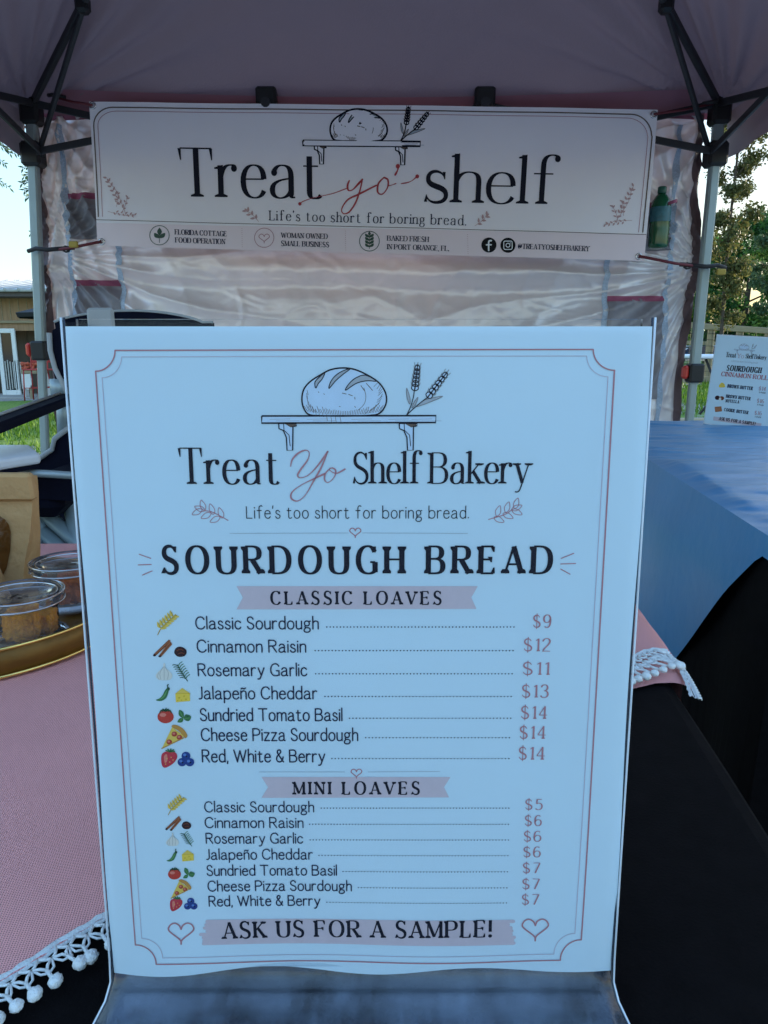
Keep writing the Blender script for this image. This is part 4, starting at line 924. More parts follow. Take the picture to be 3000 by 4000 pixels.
# turned-back flap past the fringe on the right
mb = MB()
def flap(u, v):
    x = .13+(.262-.13)*u; y1 = fy_at(x)+.01; y0 = float(np.interp(x, [.13, .1945, .2201, .246, .27], [.492, .5365, .548, .5505, .553]))
    return over(x, y0+(y1-y0)*v, .0035+wr(x, y0))
mb.grid(flap, 50, 14); mb.build('hem_flap', M['pink'], run, True)
def fringe(path, lift, side, cell=.0086, r=.0007, drop=.016, pom=.0027):
    """tape + lattice of cord + pompoms along a path of points on the table"""
    mb = MB(); P = [Vector((p[0], p[1], 0)) for p in path]
    L = [0]
    for i in range(1, len(P)): L.append(L[-1]+(P[i]-P[i-1]).length)
    def A(s):
        s = min(max(s, 0), L[-1]); i = int(np.searchsorted(L, s, 'right'))-1; i = min(i, len(P)-2)
        p = P[i].lerp(P[i+1], (s-L[i])/(L[i+1]-L[i]+1e-9)); d = (P[i+1]-P[i]).normalized(); return p, Vector((d.y, -d.x, 0))*side
    n = int(L[-1]/.003)
    for o0, o1, zz in ((-.0042, -.0012, .0016), (-.0006, .0016, .0014)):
        vs = []; fs = []
        for i in range(n+1):
            p, d = A(L[-1]*i/n)
            for o_, z in ((o0, 0), ((o0+o1)/2, zz), (o1, 0)):
                q = p+d*(o_+.00035*math.sin(i*2.1+o_*900)); vs.append(over(q.x, q.y, lift+z+.0003*math.sin(i*1.7)))
        for i in range(n):
            for k in (0, 1): fs.append((i*3+k, (i+1)*3+k, (i+1)*3+k+1, i*3+k+1))
        mb.add(vs, fs)
    rnd = random.Random(5)
    def Q(s, o_, l=.0012):
        p, d = A(s); q = p+d*o_; return over(q.x, q.y, lift+l)
    N = int(L[-1]/cell)
    for i in range(N):
        s = (i+.5)*cell; j = (rnd.random()-.5)*.0012
        m1, m2 = drop*.3, drop*.58
        for sg in (-1, 1):
            mb.tube([Q(s, .0012), Q(s+sg*cell*.28, m1*.75), Q(s+sg*cell*.5, m1)], r, None, 6)
            mb.tube([Q(s+sg*cell*.5, m1), Q(s+sg*cell*.2, m1*1.35), Q(s, m2)], r, None, 6)
            mb.tube([Q(s+sg*cell*.5, m1), Q(s+sg*cell*.3, m2*1.05), Q(s+sg*.0006, m2*1.2)], r*.8, None, 6)
        mb.tube([Q(s, m2), Q(s+j*.5, drop*.8), Q(s+j, drop)], r*1.3, None, 6)
        c = Q(s+j, drop+pom*.8, pom*.75); q0 = len(mb.v); mb.ball(c, pom*(.9+.25*rnd.random()), None, 16, 11, (1, 1.12, .85))
        for qi in range(q0, len(mb.v)):
            w_ = (Vector(mb.v[qi])-c); w_ *= 1+.2*noise.noise(w_*1400+Vector((i, 0, 0)))+.1*noise.noise(w_*3000); mb.v[qi] = tuple(c+w_)
    return mb
pl = [p for p in front if -.42 < p[0] < .13]
fringe(pl, .005, 1).build('pom_pom_fringe', M['lace'], run, True)
pr_ = [(p[0], p[1]+.001) for p in front if .12 < p[0] < .252]
fringe(pr_, .0075, 1, drop=.027, pom=.0034, cell=.0088, r=.0009).build('pom_pom_fringe', M['lace'], run, True)
cp = spline([(.2475, .606), (.2535, .598), (.2535, .585), (.2490, .5614), (.2425, .5332), (.239, .519)], k=10)
fringe(cp, .006, -1, drop=.0035, pom=.0006, cell=.006).build('pom_pom_fringe', M['lace'], run, True)

# ------------------------------------------------------------------ menu in its acrylic holder
p_top = at_y(255, 1275, .2768); LEAN = R(2.1)
r_ = ray(255, 1275); SF = .94; o_m = C0+r_*(.2685*SF)
ev = Vector((0, math.sin(LEAN), math.cos(LEAN)))
HT = .2735*SF
def paper_wave(u, v):
    t = max(0., min(1., (-v-.178)/(HT-.178)))
    return -t*t*(.0009*(1-math.sin(u*58+.3))+.0003*(1+math.sin(u*27)))
SM = Sheet(o_m, (1, 0, 0), ev, paper_wave)
menu = None
W_ = SM.uv(2548/V, 1276/V)[0]
mb = MB(); mb.grid(lambda a, b: SM.pt(a*W_+.0005*math.sin(b*9)*(1 if a > .5 else -1), -HT*b+max(0., b-.9)*10*(-.0017*math.cos(2*math.pi*(a-.1)/.41)+.0012*a)), 90, 90)
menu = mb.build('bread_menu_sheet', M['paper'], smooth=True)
tag(menu, 'large white printed sourdough bread price list in the clear stand in front', 'menu')
def mborder(S, d, w_, m, mbx, lay):
    a = R(90)
    TLp = [(249+d, 756+d)]+[(249+d*1.0-42*(1-math.cos(R(90-k)))+d*.0, 756+d+46*math.sin(R(k)) if False else 802-46*math.cos(R(k))+d) for k in ()]
    def arc(p, q, c):   # concave notch between p and q bulging towards the sheet centre
        out = []
        for k in range(0, 11):
            t = k/10*math.pi/2
            out.append((c[0]+(p[0]-c[0])*math.cos(t)+(q[0]-c[0])*math.sin(t), c[1]+(p[1]-c[1])*math.cos(t)+(q[1]-c[1])*math.sin(t)))
        return out
    tl = arc((249+d, 757+d), (207+d, 802+d), (207+d, 757+d)); bl_ = arc((292+d, 2042-d), (337+d, 2084-d), (292+d, 2084-d))
    br = arc((1212-d, 2080-d), (1257-d, 2034-d), (1257-d, 2080-d)); tr = arc((1327-d, 800+d), (1281-d, 755+d), (1327-d, 755+d))
    segs = [tl[::-1]+tr[::-1], tl[-1:]+bl_[:1], bl_, bl_[-1:]+br[:1], br, br[-1:]+tr[:1]]
    segs = [tl, [tl[-1], bl_[0]], bl_, [bl_[-1], (560, 2084-d), (800, 2082-d), br[0]], br, [br[-1], tr[0]], tr, [tr[-1], (760, 755.5+d), tl[0]]]
    for i, sg in enumerate(segs):
        if len(sg) < 8:
            f = []
            for k in range(len(sg)-1):
                for j in range(12): f.append((sg[k][0]+(sg[k+1][0]-sg[k][0])*j/12, sg[k][1]+(sg[k+1][1]-sg[k][1])*j/12))
            sg = f+[sg[-1]]
        S.line(mbx, sg, w_, lay+i % 2, m=M[m])
mb = MB(); mborder(SM, 0, 3.0, 'ink_rose', mb, 0); mborder(SM, 14, 1.3, 'ink_rose_faint', mb, 0); mb.build('border', None, menu)
T = SM.text
T(menu, 'Treat', 392, 606, 1045, 77, DISPLAY_L, M['ink_black']); T(menu, 'Shelf', 766, 912, 1044, 66, DISPLAY_L, M['ink_black']); T(menu, 'Bakery', 932, 1144, 1044, 66, DISPLAY_L, M['ink_black'])
mb = MB()
def zm(ps): return [((1000+a/1.659)/V, (1380+b/1.659)/V) for a, b in ps]
for ps, w_ in (([(225, 732), (235, 690), (270, 650), (318, 628), (345, 642), (335, 690), (292, 750), (270, 790), (290, 806), (340, 788), (400, 728), (465, 637)], 3.6), ([(465, 637), (425, 735), (372, 830), (320, 918), (270, 956), (230, 940), (234, 900), (290, 855), (370, 815), (445, 780)], 3.6), ([(480, 745), (450, 780), (445, 820), (470, 836), (508, 800), (516, 758), (492, 742), (478, 756), (520, 777), (577, 750)], 3.2)):
    SM.line(mb, zm(ps), w_, 0, smooth=True, m=M['ink_rose'], lift=.0002, taper=lambda t: .5+.6*math.sin(math.pi*t*2.4+.4)**2)
mb.build('script_lettering', None, menu)
emblem(SM, menu, 1000/V, 1380/V, 1/1.659/V, wk=1.15)
T(menu, "Life's too short for boring bread.", 533, 1013, 1119, 25, SANS_L, M['ink_black'])
def orn(S, par, nm, fn, *a, **k): q = MB(); fn(S, q, *a, **k); return q.build(nm, None, par)
def hr(S, q, x0, y0, x1, y1): S.line(q, [(x0, y0), (x1, y1)], .9, 0, m=M['ink_grey'])
orn(SM, menu, 'sprig', sprig, 493, 1124, 426, 1096, M['ink_rose'], 3, 1.8, False, .33); orn(SM, menu, 'sprig', sprig, 1055, 1122, 1122, 1094, M['ink_rose'], 3, 1.8, False, .33)
orn(SM, menu, 'heart', heart, 767.5, 1150, 23, 2.2, M['ink_rose']); orn(SM, menu, 'divider', hr, 497, 1152, 752, 1151); orn(SM, menu, 'divider', hr, 783, 1151, 1010, 1152)
mb = MB()
for a_i, a in enumerate(([(301, 1197), (326, 1206)], [(299, 1220), (327, 1219)], [(308, 1242), (329, 1233)], [(1212, 1206), (1239, 1195)], [(1211, 1218), (1243, 1217)], [(1211, 1229), (1231, 1240)])):
    if a_i == 3: mb.build('ray_marks', None, menu); mb = MB()
    SM.line(mb, a, 4.2, 0, m=M['ink_rose'], taper=lambda t: .5+.5*math.sin(math.pi*t))
mb.build('ray_marks', None, menu)
T(menu, 'SOURDOUGH BREAD', 356, 1193, 1238, 58, HEAVY, M['ink_black'])
def ribbon(x0, x1, y0, y1):
    mb = MB(); SM.fill(mb, [(x0, y0), (x1, y0), (x1-14, (y0+y1)/2), (x1-3, y1), (x0, y1+1), (x0+14, (y0+y1)/2)], 0, False, M['ink_blush'], .00005); mb.build('ribbon', None, menu)
ribbon(511, 1032, 1266, 1315); T(menu, 'CLASSIC LOAVES', 587, 954, 1305, 28, HEAVY_W, M['ink_black'])
rows = [('Classic Sourdough', 424, 689, 1358, 706, 1110, 1354, '$9', 1152, 1190, 1355), ('Cinnamon Raisin', 427, 662, 1408, 681, 1108, 1405, '$12', 1132, 1190, 1406), ('Rosemary Garlic', 429, 664, 1459, 682, 1106, 1455, '$11', 1130, 1186, 1457), ('Jalapeño Cheddar', 431, 686, 1509, 702, 1104, 1504, '$13', 1128, 1185, 1506),
        ('Sundried Tomato Basil', 434, 740, 1556, 755, 1103, 1551, '$14', 1126, 1183, 1552), ('Cheese Pizza Sourdough', 436, 774, 1599, 790, 1100, 1593, '$14', 1123, 1180, 1595), ('Red, White & Berry', 438, 703, 1645, 717, 1099, 1638, '$14', 1121, 1178, 1640)]
mini = [('Classic Sourdough', 443, 679, 1753, 694, 1099, 1745, '$5', 1135, 1172, 1748), ('Cinnamon Raisin', 444, 656, 1787, 669, 1098, 1780, '$6', 1134, 1170, 1783), ('Rosemary Garlic', 446, 655, 1821, 670, 1098, 1814, '$6', 1132, 1169, 1817), ('Jalapeño Cheddar', 447, 676, 1856, 689, 1097, 1848, '$6', 1131, 1168, 1851),
        ('Sundried Tomato Basil', 448, 728, 1891, 741, 1096, 1883, '$7', 1130, 1167, 1886), ('Cheese Pizza Sourdough', 450, 760, 1925, 774, 1095, 1918, '$7', 1129, 1166, 1921), ('Red, White & Berry', 452, 692, 1958, 706, 1094, 1951, '$7', 1128, 1165, 1955)]
for k, (rs, cap) in enumerate(((rows, 25.5), (mini, 21.5))):
    for t_, x0, x1, b_, d0, d1, dy, pr, p0, p1, pb in rs:
        T(menu, t_, x0, x1, b_, cap, SANS, M['ink_navy'])
        mb = MB(); st = 7.3 if k == 0 else 6.6; n = int((d1-d0)/st)
        for i in range(n+1):
            v_, f_ = disc(*SM.uv(d0+(d1-d0)*i/n, dy), .00027 if k == 0 else .00025, 8); SM.put(mb, [(v_, f_, 0)], .00012)
        mb.build('dotted_leader', M['ink_navy'], menu)
        T(menu, pr, p0, p1, pb, 27 if k == 0 else 22, PRICE, M['ink_rose'], name='price')
for k_, x_, y_, h_ in (('wheat', 362, 1348, 44), ('cinnamon', 353, 1399, 36), ('raisin', 390, 1407, 33), ('garlic', 355, 1451, 35), ('rosemary', 393, 1452, 36), ('pepper', 354, 1500, 33), ('cheese', 395, 1501, 32), ('tomato', 358, 1545, 35), ('basil', 398, 1547, 31), ('pizza', 377, 1591, 50), ('strawberry', 365, 1638, 36), ('blueberry', 402, 1640, 32),
                       ('wheat', 382, 1740, 38), ('cinnamon', 376, 1777, 30), ('raisin', 403, 1782, 25), ('garlic', 373, 1813, 27), ('rosemary', 405, 1813, 28), ('pepper', 373, 1850, 25), ('cheese', 406, 1848, 26), ('tomato', 377, 1886, 28), ('basil', 408, 1886, 26), ('pizza', 391, 1920, 40), ('strawberry', 380, 1953, 28), ('blueberry', 412, 1953, 26)):
    icon(SM, menu, k_, x_, y_, h_)
orn(SM, menu, 'heart', heart, 770, 1670, 22, 2.2, M['ink_rose']); orn(SM, menu, 'divider', hr, 560, 1667, 745, 1667); orn(SM, menu, 'divider', hr, 795, 1667, 950, 1666)
orn(SM, menu, 'heart', heart, 391, 2016, 52, 3.4, M['ink_rose']); orn(SM, menu, 'heart', heart, 1157, 2010, 54, 3.4, M['ink_rose'])
ribbon(565, 973, 1678, 1722); T(menu, 'MINI LOAVES', 636, 907, 1715, 27, HEAVY_W, M['ink_black'])
mb = MB(); rn = random.Random(2)
ys = [1988, 1995, 2002, 2009, 2016, 2023, 2030, 2037]
for i, y in enumerate(ys):
    xs_ = [432+rn.random()*16+(1118-450-rn.random()*10)*j/40 for j in range(41)]
    SM.line(mb, [(x, y+ (4 if i < 7 else 3)) for x in xs_], 8.2, i % 3, m=M['ink_blush'], lift=.00004)
mb.build('brush_stroke', None, menu)
T(menu, 'ASK US FOR A SAMPLE!', 484, 1062, 2030, 36, (.17, .06, 2, 12), M['ink_black'], 2024)

hold = empty('acrylic_sign_stand', (0, .27, TZ), 'clear acrylic table stand with scratched foot holding the bread menu', 'sign stand')
SH = Sheet(o_m, (1, 0, 0), ev)
x0h, x1h = -.0009, W_+.0005
zbot = -.2700*SF
def panel(h0, h1, top):
    mb = MB(); q = []
    for h in (h0, h1):
        for a, b in ((x0h, top), (x1h, top), (x1h, zbot), (x0h, zbot)): q.append(SH.pt(a, b, h))
    mb.add(q, [(0, 1, 2, 3), (4, 7, 6, 5), (0, 4, 5, 1), (3, 2, 6, 7), (0, 3, 7, 4), (1, 5, 6, 2)]); return mb
panel(-.0135, -.0115, .0034).build('back_panel', M['acrylic'], hold)
mb = MB(); mb.add([SH.pt(x0h, zbot-.009, .0016), SH.pt(x1h, zbot-.009, .0016), SH.pt(x1h, .0012, .0016), SH.pt(x0h, .0012, .0016)], [(0, 1, 2, 3)]); mb.build('front_panel', M['acrylic'], hold)
for xx in (x0h, x1h):
    sg = -1 if xx == x0h else 1
    mb = MB(); pts = [SH.pt(xx+sg*.0004, t, .0) for t in (.003, -.08, -.16, -.22, zbot+.004)]
    b0 = SH.pt(xx, zbot, 0)
    pts += [b0+Vector((sg*.0004, -.001, -.006)), b0+Vector((sg*.0012, -.006, -.0105)), b0+Vector((sg*.0042, -.018, -.0145)), Vector((b0.x+sg*.0307, b0.y-.122, TZ+.0055))]
    mb.tube(pts, .00042, None, 6); mb.build('polished_edge', M['acrylic_edge'], hold, True)
    mb = MB(); mb.tube([p+Vector((sg*-.0007, .0008, 0)) for p in pts], .0004, None, 6); mb.build('polished_edge', M['acrylic_dark'], hold, True)
mb = MB(); b0, b1 = SH.pt(x0h, zbot, -.0045), SH.pt(x1h, zbot, -.0045); rows_ = []
for y_, ex_, z in ((0, 0, 0), (.001, .0003, -.006), (-.004, .001, -.0115), (-.016, .004, -.0155), (-.12, .0305, None)):
    zz = TZ+.0045 if z is None else b0.z+z
    rows_.append((Vector((b0.x-ex_, b0.y+y_, zz)), Vector((b1.x+ex_, b1.y+y_, zz))))
def footpt(u, v):
    k = v*12; i_ = 0 if k < 1 else 1 if k < 2 else 2 if k < 3 else 3
    t_ = k-i_ if i_ < 3 else (k-3)/9
    a, b = rows_[i_][0].lerp(rows_[i_+1][0], t_), rows_[i_][1].lerp(rows_[i_+1][1], t_); return a.lerp(b, u)
mb.grid(footpt, 20, 12); mb.build('foot', M['acrylic_base'], hold, True, .002)
mb = MB(); mb.add([SH.pt(x0h, zbot, -.002), SH.pt(x1h, zbot, -.002), Vector((b1.x+.014, b1.y+.05, TZ+.005)), Vector((b0.x-.014, b0.y+.05, TZ+.005))], [(0, 1, 2, 3)]); mb.build('rear_foot', M['acrylic_base'], hold, False, .0022)

# ------------------------------------------------------------------ tray, cups and bags on the left
tc_ = Vector((-.405, .668, TZ+.0055))
tray = empty('gold_tray', tc_, 'round gold serving tray carrying the sample cups on the pink runner', 'tray')
MB().lathe(tc_, [(.10, .0), (.147, .0), (.151, .003), (.152, .026), (.1495, .026), (.1485, .0075), (.10, .0065)], n=72).build('tray_body', M['gold'], tray, True)
for z in (.026, .0025):
    m_ = MB(); m_.tube([tc_+Vector(((.1518)*math.cos(2*math.pi*k/80), .1518*math.sin(2*math.pi*k/80), z)) for k in range(80)], .0016, None, 8, True); m_.build('rim', M['goldrim'], tray, True)
def crumb(mb, c, s, seed):
    n, k = 44, 30; vs = []; fs = []
    for i in range(k+1):
        t = math.pi*i/k
        for j in range(n):
            a = 2*math.pi*j/n; d = Vector((math.sin(t)*math.cos(a), math.sin(t)*math.sin(a), math.cos(t)))
            m_ = max(abs(d.x), abs(d.y), abs(d.z)); d = d*(1/m_)**.8; o = Vector((seed*3.1, 0, 0))
            d *= 1+.14*noise.noise(d*1.8+o)+.10*noise.noise(d*5+o)-.12*abs(noise.noise(d*11+o))+.05*noise.noise(d*24+o)
            vs.append(Vector(c)+Vector((d.x*s[0], d.y*s[1], d.z*s[2])))
    for i in range(k):
        for j in range(n): fs.append((i*n+j, (i+1)*n+j, (i+1)*n+(j+1) % n, i*n+(j+1) % n))
    mb.add(vs, fs)
def cup(x, y, label, dark, seed, r=.036):
    z0 = tc_.z+.0075; c = Vector((x, y, z0))
    t = empty('sample_cup', c, label, 'sample cup', 'clear sample cups on the gold tray')
    MB().lathe(c, [(r*.6, 0), (r*.98, .0005), (r*1.02, .003), (r*.9, .0045), (r*.84, .012), (r*.86, .03), (r*.95, .04)], n=48, cap0=False, cap1=False).build('cup_wall', M['plastic'], t, True)
    mb = MB(); mb.lathe(c, [(r*.95, .0015), (r*1.05, .003), (r*1.06, .007), (r*.97, .0085)], n=64, cap0=False, cap1=False)
    for k in range(64):
        a = 2*math.pi*k/64; p = c+Vector((r*1.05*math.cos(a), r*1.05*math.sin(a), .005)); mb.box(p, (.0012, .0012, .0035), None, Matrix.Rotation(a, 3, 'Z'))
    mb.build('base_rim', M['plasticrim'], t, True)
    lid = MB(); lid.lathe(c, [(r*.98, .037), (r*1.03, .039), (r*1.04, .046), (r*.99, .0475), (r*.9, .0445), (r*.84, .0445), (r*.8, .043), (0.001, .0432)], n=64, cap0=False, cap1=False)
    lo = lid.build('lid', M['plastic'], t, True)
    for rr, z in ((r*1.035, .0465), (r*1.035, .039), (r*.87, .0452)):
        m_ = MB(); m_.tube([c+Vector((rr*math.cos(2*math.pi*k/56), rr*math.sin(2*math.pi*k/56), z)) for k in range(56)], .0009, None, 6, True); m_.build('lid_rim', M['plasticrim'], lo, True)
    m_ = MB(); rn = random.Random(seed)
    for k in range(26):
        a = rn.random()*6.28; q = rn.random()**.5*r*.3; m_.box(c+Vector((q*math.cos(a)-.002, q*.7*math.sin(a)-.004, .0436)), (.004*rn.random()+.002, .0016, .0004), None, Matrix.Rotation(rn.random()*3, 3, 'Z'))
    m_.build('ink_stamp', M['ink_sepia'], lo)
    for k, (dx, dy, s) in enumerate(((.006, -.012, (.014, .010, .0135)), (-.004, .012, (.012, .010, .012)), (.018, .006, (.008, .010, .011)))):
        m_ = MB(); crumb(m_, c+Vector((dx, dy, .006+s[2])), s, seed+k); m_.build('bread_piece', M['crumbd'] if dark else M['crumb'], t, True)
cup(-.3215, .612, 'clear cup of orange bread cubes at the front of the gold tray', False, 3)
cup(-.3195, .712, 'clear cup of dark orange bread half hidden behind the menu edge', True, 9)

def bag(xr, y, w_, d_, h, label, ix=.010):
    """stand-up kraft bag: base corner right-front at (xr,y), folded-over top and film window"""
    z0 = tc_.z+.0075; root = empty('kraft_bag', (xr-w_/2, y+d_/2, z0), label, 'paper bag', 'kraft paper bags on the pink runner')
    x0, x1, yb = xr-w_, xr, y+d_
    A = [(x0, y, z0), (x1, y, z0), (x1+.004, y+d_*.5, z0), (x1, yb, z0), (x0, yb, z0), (x0-.004, y+d_*.5, z0)]
    tp = y+d_*.5
    def lerp3(a, b, t): return tuple(a[i]+(b[i]-a[i])*t for i in range(3))
    B = [(x0+ix, tp-.004, z0+h), (x1-ix, tp-.004, z0+h), (x1-ix-.008, tp, z0+h), (x1-ix, tp+.004, z0+h), (x0+ix, tp+.004, z0+h), (x0+ix+.008, tp, z0+h)]
    mb = MB(); vs = []
    for k in range(13):
        t = k/12; b_ = 1+.03*math.sin(math.pi*t)
        for i in range(6):
            p = Vector(lerp3(A[i], B[i], t)); c = Vector(((x0+x1)/2, tp, p.z)); p = c+(p-c)*b_
            p += Vector((.0016*noise.noise((p.x*30, p.z*30, i)), .0022*noise.noise((p.z*26, p.x*20, i+3)), 0)); vs.append(p)
    fs = [(k*6+i, k*6+(i+1) % 6, (k+1)*6+(i+1) % 6, (k+1)*6+i) for k in range(12) for i in range(6)]+[(5, 4, 3, 2, 1, 0)]
    mb.add(vs, fs); mb.build('bag_body', M['kraft'], root)
    mb = MB(); mb.box((xr-w_/2, tp-.009, z0+h-.010), (w_-2*ix+.004, .012, .030), None, Matrix.Rotation(R(6), 3, 'X'), .003); mb.build('folded_top', M['kraft'], root)
    mb = MB()
    def F(u, v):  # window lies 1 mm in front of the front face
        t = .03+.66*v; p = Vector(lerp3(A[0], A[1], u)).lerp(Vector(lerp3(B[0], B[1], u)), t); c = Vector(((x0+x1)/2, tp, p.z)); p = c+(p-c)*(1+.03*math.sin(math.pi*t)); return p+Vector((0, -.0016, 0))
    out = []
    for k in range(24):
        a = 2*math.pi*k/24; ca, sa = math.cos(a), math.sin(a); out.append((.53+.32*math.copysign(abs(ca)**.7, ca)*(1-.18*max(0, -sa)), .5+.5*math.copysign(abs(sa)**.55, sa)))
    vs = [F(a, b) for a, b in out]; cpt = F(.53, .5); vs.append(cpt)
    mb.add(vs, [(k, (k+1) % 24, 24) for k in range(24)]); mb.build('window_film', M['film'], root, True)
    return root
bag(-.394, .757, .10, .044, .122, 'tall brown kraft bag with a rolled top and amber window, behind the cups', -.017)
bag(-.388, .685, .085, .04, .12, 'second brown kraft bag, only its right edge showing left of the cups', .024)

# ------------------------------------------------------------------ blue table on the right
BZ = TZ+.012
blc = [at_z(3000, 2072, BZ), at_z(2530, 1782, BZ)]
dirb = (blc[1]-blc[0]); dirb.z = 0; dirb.normalize(); perp = Vector((dirb.y, -dirb.x, 0))
cn = blc[0]-dirb*.1; LEN = 1.86; WID = .74
def bt(a, b, z=BZ): p = cn+dirb*a+perp*b; return Vector((p.x, p.y, z))
bcen = bt(LEN/2, WID/2, 0)
btab = empty('folding_table', bcen, 'long folding table at the right under a blue cloth', 'table')
ang = math.atan2(dirb.y, dirb.x)
MB().box(bt(LEN/2, WID/2, BZ-.03), (LEN-.03, WID-.03, .04), None, Matrix.Rotation(ang, 3, 'Z'), .01).build('tabletop', M['whiteplastic'], btab)
for a in (.2, LEN-.2):
    for b in (.1, WID-.1): MB().tube([bt(a, b, 0), bt(a, b, BZ-.05)], .014, None, 10).build('leg', M['tube'], btab, True)
def ring_drape(zlo, off):
    mb = MB(); cs = [(0, 0), (LEN, 0), (LEN, WID), (0, WID)]; n = 240; vs = []; prof = [(-.002, 0), (.006, -.006), (.01, -.03), (.016, -.2), (.03, -zlo)]
    nn = [(0, -1), (1, 0), (0, 1), (-1, 0)]
    for i in range(n):
        t = i/n*4; k = int(t) % 4; f = t-int(t); a = cs[k][0]+(cs[(k+1) % 4][0]-cs[k][0])*f; b = cs[k][1]+(cs[(k+1) % 4][1]-cs[k][1])*f
        for o_, z in prof:
            q = min(1, -z*2); wv = .014*math.sin(i*.6)*q; p = bt(a+nn[k][0]*(o_+wv+off), b+nn[k][1]*(o_+wv+off), BZ-.004+z); vs.append(p)
    m = len(prof); fs = [(i*m+k, ((i+1) % n)*m+k, ((i+1) % n)*m+k+1, i*m+k+1) for i in range(n) for k in range(m-1)]
    fs.append(tuple(i*m for i in range(n))); mb.add(vs, fs); return mb
tag(ring_drape(BZ-.02, 0).build('black_tablecloth', M['blackcloth']), 'plain black cloth hanging to the ground under the blue cloth', 'tablecloth')
mb = MB()
def bluetop(u, v):
    a = -.012+(LEN+.024)*u; b = -.0135+(WID+.027)*v
    h = .008+.0065*noise.noise((a*13+b*3, b*3.5-a, 0))+.005*(.5-abs(noise.noise((a*21+b*5, b*5, 3))))+.007*noise.noise((a*3, b*3, 9))+.002*noise.noise((a*40, b*9, 5))
    e = min(u, v, 1-u, 1-v)*20; h = h*min(1, e)+.001*(1-min(1, e))**2; return bt(a, b, BZ+max(.001, h))
mb.grid(bluetop, 260, 90)
bcl = mb.build('blue_tablecloth', M['bluecloth'], smooth=True); tag(bcl, 'glossy blue cloth with slanting hem laid over the right-hand table', 'tablecloth')
mb = MB()
def bside(u, v):
    a = LEN*u; dp = min(max(.03, .06+.95*(a-.1)), .62)
    z = -dp*v; return bt(a, -.0135-.012*min(1, v*dp*9)-.02*min(1, v*dp*2)-.010*math.sin(a*14)*v*dp*1.5, BZ+.001+z)
mb.grid(bside, 90, 24); mb.build('side_drop', M['bluecloth'], bcl, True)
mb = MB(); mb.grid(lambda u, v: bt(-.012-.012*min(1, v*6)-.01*math.sin(u*20)*v, WID*u, BZ+.001-(.06+.02*math.sin(u*3))*v), 40, 8); mb.build('end_drop', M['bluecloth'], bcl, True)

# second menu on the blue table
bl3 = at_z(2751, 1652, BZ+.012); vdir = Vector((bl3.x+.09, bl3.y, 0)).normalized()
eu3 = Vector((vdir.y, -vdir.x, 0)); LB = R(9); ev3 = (Vector((0, 0, math.cos(LB)))+vdir*math.sin(LB)).normalized()
S3 = Sheet(bl3, eu3, ev3)
q3 = [Vector(S3.uv(x/V, y/V)) for x, y in ((2803, 1310), (3066, 1325), (3024, 1697), (2751, 1650))]
mb = MB(); mb.grid(lambda u, v: S3.pt(*(q3[0].lerp(q3[1], u)).lerp(q3[3].lerp(q3[2], u), v)), 8, 8)
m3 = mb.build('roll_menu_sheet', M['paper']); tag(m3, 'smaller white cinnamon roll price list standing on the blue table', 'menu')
def z3(x, y): return ((2400+x/2.765)/V, (1200+y/2.765)/V)
def t3(txt, x0, y0, x1, y1, cap, style, m): a, b = z3(x0, y0), z3(x1, y1); S3.text(m3, txt, a[0], b[0], a[1], cap/2.765/V, style, M[m], b[1], lift=.0008)
S3_emb = z3(1290, 370); emblem(S3, m3, S3_emb[0], S3_emb[1], .2/2.765/V, colour='ink_sepia', rot=R(3.5))
t3('Treat', 1203, 536, 1312, 546, 52, DISPLAY, 'ink_black'); t3('Shelf', 1415, 550, 1500, 557, 46, DISPLAY, 'ink_black'); t3('Bakery', 1512, 557, 1640, 568, 46, DISPLAY, 'ink_black')
t3('Yo', 1326, 548, 1396, 553, 46, (.08, .05, 1, 0), 'ink_rose'); t3("Life's too short for boring bread.", 1265, 588, 1550, 612, 18, SANS_L, 'ink_grey')
t3('SOURDOUGH', 1215, 684, 1583, 712, 58, HEAVY, 'ink_black'); t3('CINNAMON ROLLS', 1155, 742, 1690, 790, 46, (.16, .06, 2, 8), 'ink_red')
t3('BROWN BUTTER', 1222, 868, 1490, 896, 36, HEAVY, 'ink_navy'); t3('BROWN BUTTER', 1206, 976, 1466, 1006, 34, HEAVY, 'ink_navy'); t3('NUTELLA*', 1200, 1026, 1358, 1040, 32, HEAVY, 'ink_navy'); t3('COOKIE BUTTER', 1185, 1122, 1442, 1156, 34, HEAVY, 'ink_navy')
for y, p_, x in ((896, '$14', 1560), (1030, '$16', 1538), (1160, '$16', 1513)):
    t3(p_, x, y, x+74, y+8, 40, PRICE, 'ink_rose'); t3('4 PACK', x+2, y+30, x+70, y+38, 15, HEAVY, 'ink_navy')
mb = MB(); a = [z3(1072, 1180), z3(1590, 1255), z3(1582, 1300), z3(1066, 1222)]; S3.fill(mb, a, 0, False, M['ink_blush'], .0004); mb.build('brush_stroke', None, m3)
t3('ASK US FOR A SAMPLE!', 1130, 1218, 1518, 1276, 34, HEAVY, 'ink_black')
for k_, x_, y_, h_ in (('butter', 1162, 842, 66), ('nuts', 1136, 978, 90), ('cookie', 1122, 1102, 84)): p = z3(x_, y_); icon(S3, m3, k_, p[0], p[1], h_/2.765/V)
st3 = empty('acrylic_sign_stand', bl3, 'slanted clear acrylic stand holding the cinnamon roll menu on the blue table', 'sign stand')
mb = MB(); vs = []
for h in (-.004, -.0015):
    for q in ((q3[0]+Vector((-.003, .004))), (q3[1]+Vector((.003, .004))), (q3[2]+Vector((.003, -.004))), (q3[3]+Vector((-.003, -.004)))): vs.append(S3.pt(q[0], q[1], h))
